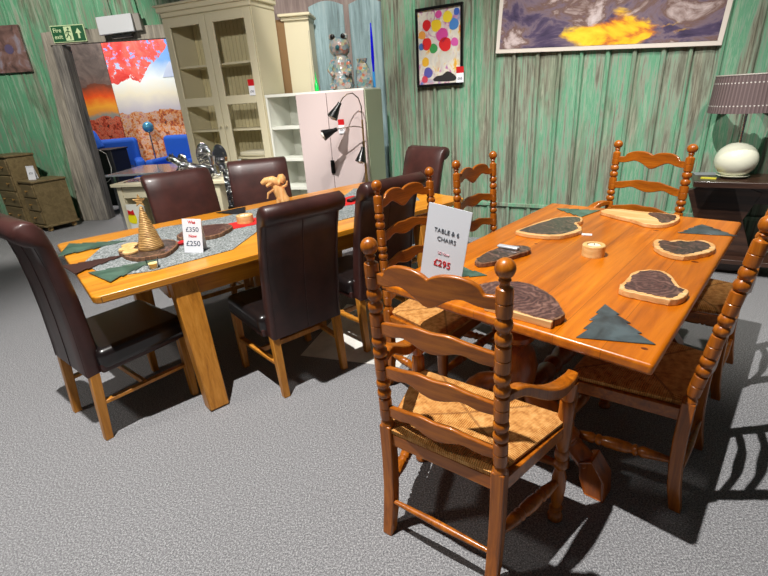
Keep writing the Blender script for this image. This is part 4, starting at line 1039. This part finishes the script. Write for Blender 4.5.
for (p, q, r_) in (((-.04,-.02,.14),(-.09,-.04,.11),(-.1,-.04,.07)),((.01,.0,.14),(.05,-.02,.16),(.06,-.02,.19))):
    bm = BM(); tube(bm, [p, q, r_], [.012,.009,.006], 8); fin('forelimb', bm, M['driftwood'], g)
bm = BM(); prism(bm, [(-.09,-.06),(.09,-.06),(.09,.06),(-.09,.06)], 0, .003); o = fin('price_slip', bm, M['paper']); o.matrix_world = t1m(2.05,.62,.7692); tag(o, 'white paper slip on the right half of the oak table', 'price slip')
bm = BM(); box(bm, (0,0,.012), (.13,.05,.022)); o = fin('stapler', bm, M['black'], None, .008); o.matrix_world = t1m(1.88,.62,.769, .4); tag(o, 'small black box beside the white slip on oak table', 'box')

# ------------------------------------------------------------------ leather chairs
def leather_chair(lean=1.0, zs=1.0):
    g = thing('leather_dining_chair', 'x', 'chair')
    # backrest profile in (y,z): outer (rear) and inner (front) lines, scroll at the top
    hw = .218
    rear_l = [(-.245,.355),(-.252,.45),(-.266,.6),(-.286,.75),(-.311,.88),(-.338,.975)]
    scroll = [(-.372,.986),(-.398,1.006),(-.406,1.038),(-.394,1.066),(-.364,1.080),(-.326,1.070),(-.296,1.038)]
    front_l = [(-.272,.965),(-.243,.85),(-.216,.72),(-.196,.58),(-.182,.47),(-.178,.36)]
    def sh(L): return [(y+max(0, z-.355)*(1-lean)*.22, .355+(z-.355)*zs) for y, z in L]
    rear_l, scroll, front_l = sh(rear_l), sh(scroll), sh(front_l)
    prof = rear_l+scroll+front_l
    bm = BM(); rows = []
    xs = [-hw, -hw+.012, -hw*.5, -.004, 0, .004, hw*.5, hw-.012, hw]
    cy = sum(p[0] for p in prof)/len(prof); cz = sum(p[1] for p in prof)/len(prof)
    for x in xs:
        ring = []
        for i, (y, z) in enumerate(prof):
            yy, zz = y, z
            if abs(x) == hw:      # pull edges in for a soft border
                n = len(prof); a = Vector(prof[i-1]); b = Vector(prof[(i+1)%n]); t = (b-a).normalized(); nn = Vector((t.y, -t.x))
                yy -= nn.x*-.010; zz -= nn.y*-.010
            ring.append(bm.verts.new((x, yy, zz)))
        rows.append(ring)
    n = len(prof)
    for a, b in zip(rows, rows[1:]):
        for i in range(n): bm.faces.new((a[i], a[(i+1)%n], b[(i+1)%n], b[i]))
    def capf(ring):
        k = len(ring); rl = len(rear_l)
        # strip: rear vertices against front vertices
        fr = ring[len(rear_l)+len(scroll):][::-1]; rr = ring[:rl]
        for i in range(rl-1): bm.faces.new((rr[i], rr[i+1], fr[i+1], fr[i]))
        bm.faces.new([rr[-1]]+ring[rl:rl+len(scroll)]+[fr[-1]])
    capf(rows[0]); capf(rows[-1])
    back = fin('backrest', bm, M['leather'], g, sharp=1.0)
    # piping seam on the back
    bm = BM(); tube(bm, [(0, y-.0005, z) for y, z in rear_l], .0022, 6)
    for s in (-1, 1): tube(bm, [(s*(hw-.02), y-.0005, z) for y, z in rear_l], .0018, 6)
    fin('stitching', bm, M['leather'], back)
    bm = BM(); box(bm, (0, .035, .425), (.50, .45, .11)); s_ = fin('seat', bm, M['leather_dark'], g, .035, seg=4)
    s_['label'] = 'near black leather seat'
    bm = BM(); box(bm, (0, .035, .385), (.485, .445, .05)); fin('seat_skirt', bm, M['leather'], g, .012, seg=3)
    for sx in (-1, 1):
        bm = BM(); bar(bm, (sx*.196, -.245, 0), (sx*.196, -.215, .365), .036, .036, .044, .044); fin('leg', bm, M['oakleg'], g, .003)
        bm = BM(); bar(bm, (sx*.225, .215, 0), (sx*.222, .22, .37), .034, .034, .044, .044); fin('leg', bm, M['oakleg'], g, .003)
        bm = BM(); bar(bm, (sx*.197, -.225, .2), (sx*.223, .215, .2), .018, .03); fin('stretcher', bm, M['oakleg'], g, .002)
    bm = BM(); bar(bm, (-.213, -.01, .2), (.213, -.01, .2), .03, .018); fin('stretcher', bm, M['oakleg'], g, .002)
    return g
lc = leather_chair()
G = 'brown leather chairs round the oak table'
def put(o, p, rz, label, back=.245):
    place(o, rear(p, rz, back), rz); tag(o, label, 'chair', G)
lc1 = leather_chair(.45, 1.05)
put(lc1, (-1.58,2.0,0), math.radians(-39.2), 'brown leather scroll-back chair at the near left end of the oak table')
def t1p(u, v): return T1M @ Vector((u, v, 0))
put(lc, (-.425,2.255,0), T1A, 'brown leather scroll-back chair with its back to the camera, just right of the oak leg')
put(copy_tree(lc), t1p(1.52,-.17), T1A, 'brown leather scroll-back chair half hidden behind the ladder-back chairs')
def put_far(o, x, y, rz, label, z=1.05): put(o, Vector((x, y, 0)) - Vector((-math.sin(rz), math.cos(rz), 0))*-.10, rz, label)
put_far(copy_tree(lc), -1.47, 3.48, T1A+PI, 'brown leather chair behind the cone tree on the far side of oak table')
put_far(copy_tree(lc), -.98, 3.93, T1A+PI-math.radians(22), 'brown leather chair behind the carved animal on the far side of oak table')
for o_ in [o for o in C.objects if o.get('label','').endswith('far side of oak table')]: o_.scale = (1.09,1,1)
put(copy_tree(lc), t1p(2.60,.64), T1A+PI/2, 'brown leather scroll-back chair at the far right end of oak table')

# pale rug under the chairs
bm = BM(); prism(bm, [(-.57,2.58),(.42,2.22),(1.02,1.72),(1.45,1.68),(1.60,1.90),(.15,3.3),(-.25,3.15)][:0] or [(-.56,2.56),(.06,2.345),(.42,3.05),(-.30,3.3)], 0, .003); o = fin('rug', bm, M['rug']); o.location = (0,0,.0); tag(o, 'pale stone coloured mat on the carpet between the two tables', 'mat')

# ------------------------------------------------------------------ lights
def spot(loc, tgt, energy, size=math.radians(70), rad=.04, col=(1,.95,.88), blend=.4):
    l = bpy.data.lights.new('spot', 'SPOT'); l.energy = energy; l.spot_size = size; l.shadow_soft_size = rad; l.color = col; l.spot_blend = blend
    o = bpy.data.objects.new('spot_light', l); C.objects.link(o); o.location = loc
    d = Vector(tgt)-Vector(loc); o.rotation_euler = d.to_track_quat('-Z', 'Y').to_euler(); return o
def area(loc, tgt, energy, s, col=(1,.97,.92)):
    l = bpy.data.lights.new('area', 'AREA'); l.energy = energy; l.size = s; l.color = col
    o = bpy.data.objects.new('area_light', l); C.objects.link(o); o.location = loc
    d = Vector(tgt)-Vector(loc); o.rotation_euler = d.to_track_quat('-Z', 'Y').to_euler(); return o
spot((-1.0,1.0,5.4), (.1,2.0,0), 1750, math.radians(85), .035, (1,.97,.93), .5)
spot((2.0,1.1,5.4), (2.9,3.95,1.3), 620, math.radians(64), .06, blend=.6)
spot((.2,1.6,5.3), (.9,5.0,1.7), 380, math.radians(58), .06, blend=.6)
spot((-.7,1.0,3.0), (-1.55,5.4,1.6), 300, math.radians(36), .08)  # added spot, set low to brighten the glazed cabinet's interior
spot((.1,2.8,4.2), (-.25,6.0,2.5), 380, math.radians(40), .08)  # added spot to lift the otherwise unlit arched panels of the back wall
spot((-3.2,3.0,4.2), (-5.2,7.0,1.6), 760, math.radians(70), .1, (1,.96,.88))
area((-4.4,8.3,3.8), (-4.5,9.4,1.2), 95, 1.0)
spot((-3.4,.9,4.6), (-2.2,2.6,0), 200, math.radians(80), .2)
w = bpy.data.worlds.new('World'); sc.world = w; w.use_nodes = True
w.node_tree.nodes['Background'].inputs['Color'].default_value = (.9,.95,1,1); w.node_tree.nodes['Background'].inputs['Strength'].default_value = .05

# ------------------------------------------------------------------ camera
cam = bpy.data.cameras.new('camera'); co = bpy.data.objects.new('camera', cam); C.objects.link(co); sc.camera = co
cam.sensor_fit = 'HORIZONTAL'; cam.sensor_width = 36; cam.lens = 460/768*36; cam.clip_start = .05
th = math.atan(-.066); pitch = math.atan((288-95.2)*math.cos(th)/460)
fw = Vector((0, math.cos(pitch), -math.sin(pitch))); r0 = Vector((1,0,0)); u0 = r0.cross(fw)
cs, sn = math.cos(th), -math.sin(th)
R = r0*cs - u0*sn; U = r0*sn + u0*cs
co.matrix_world = Matrix(((R.x,U.x,-fw.x,0),(R.y,U.y,-fw.y,0),(R.z,U.z,-fw.z,1.5),(0,0,0,1)))
sc.view_settings.view_transform = 'Standard'; sc.view_settings.look = 'None'; sc.view_settings.gamma = 1; sc.view_settings.use_curve_mapping = False
sc.view_settings.exposure = 0.0
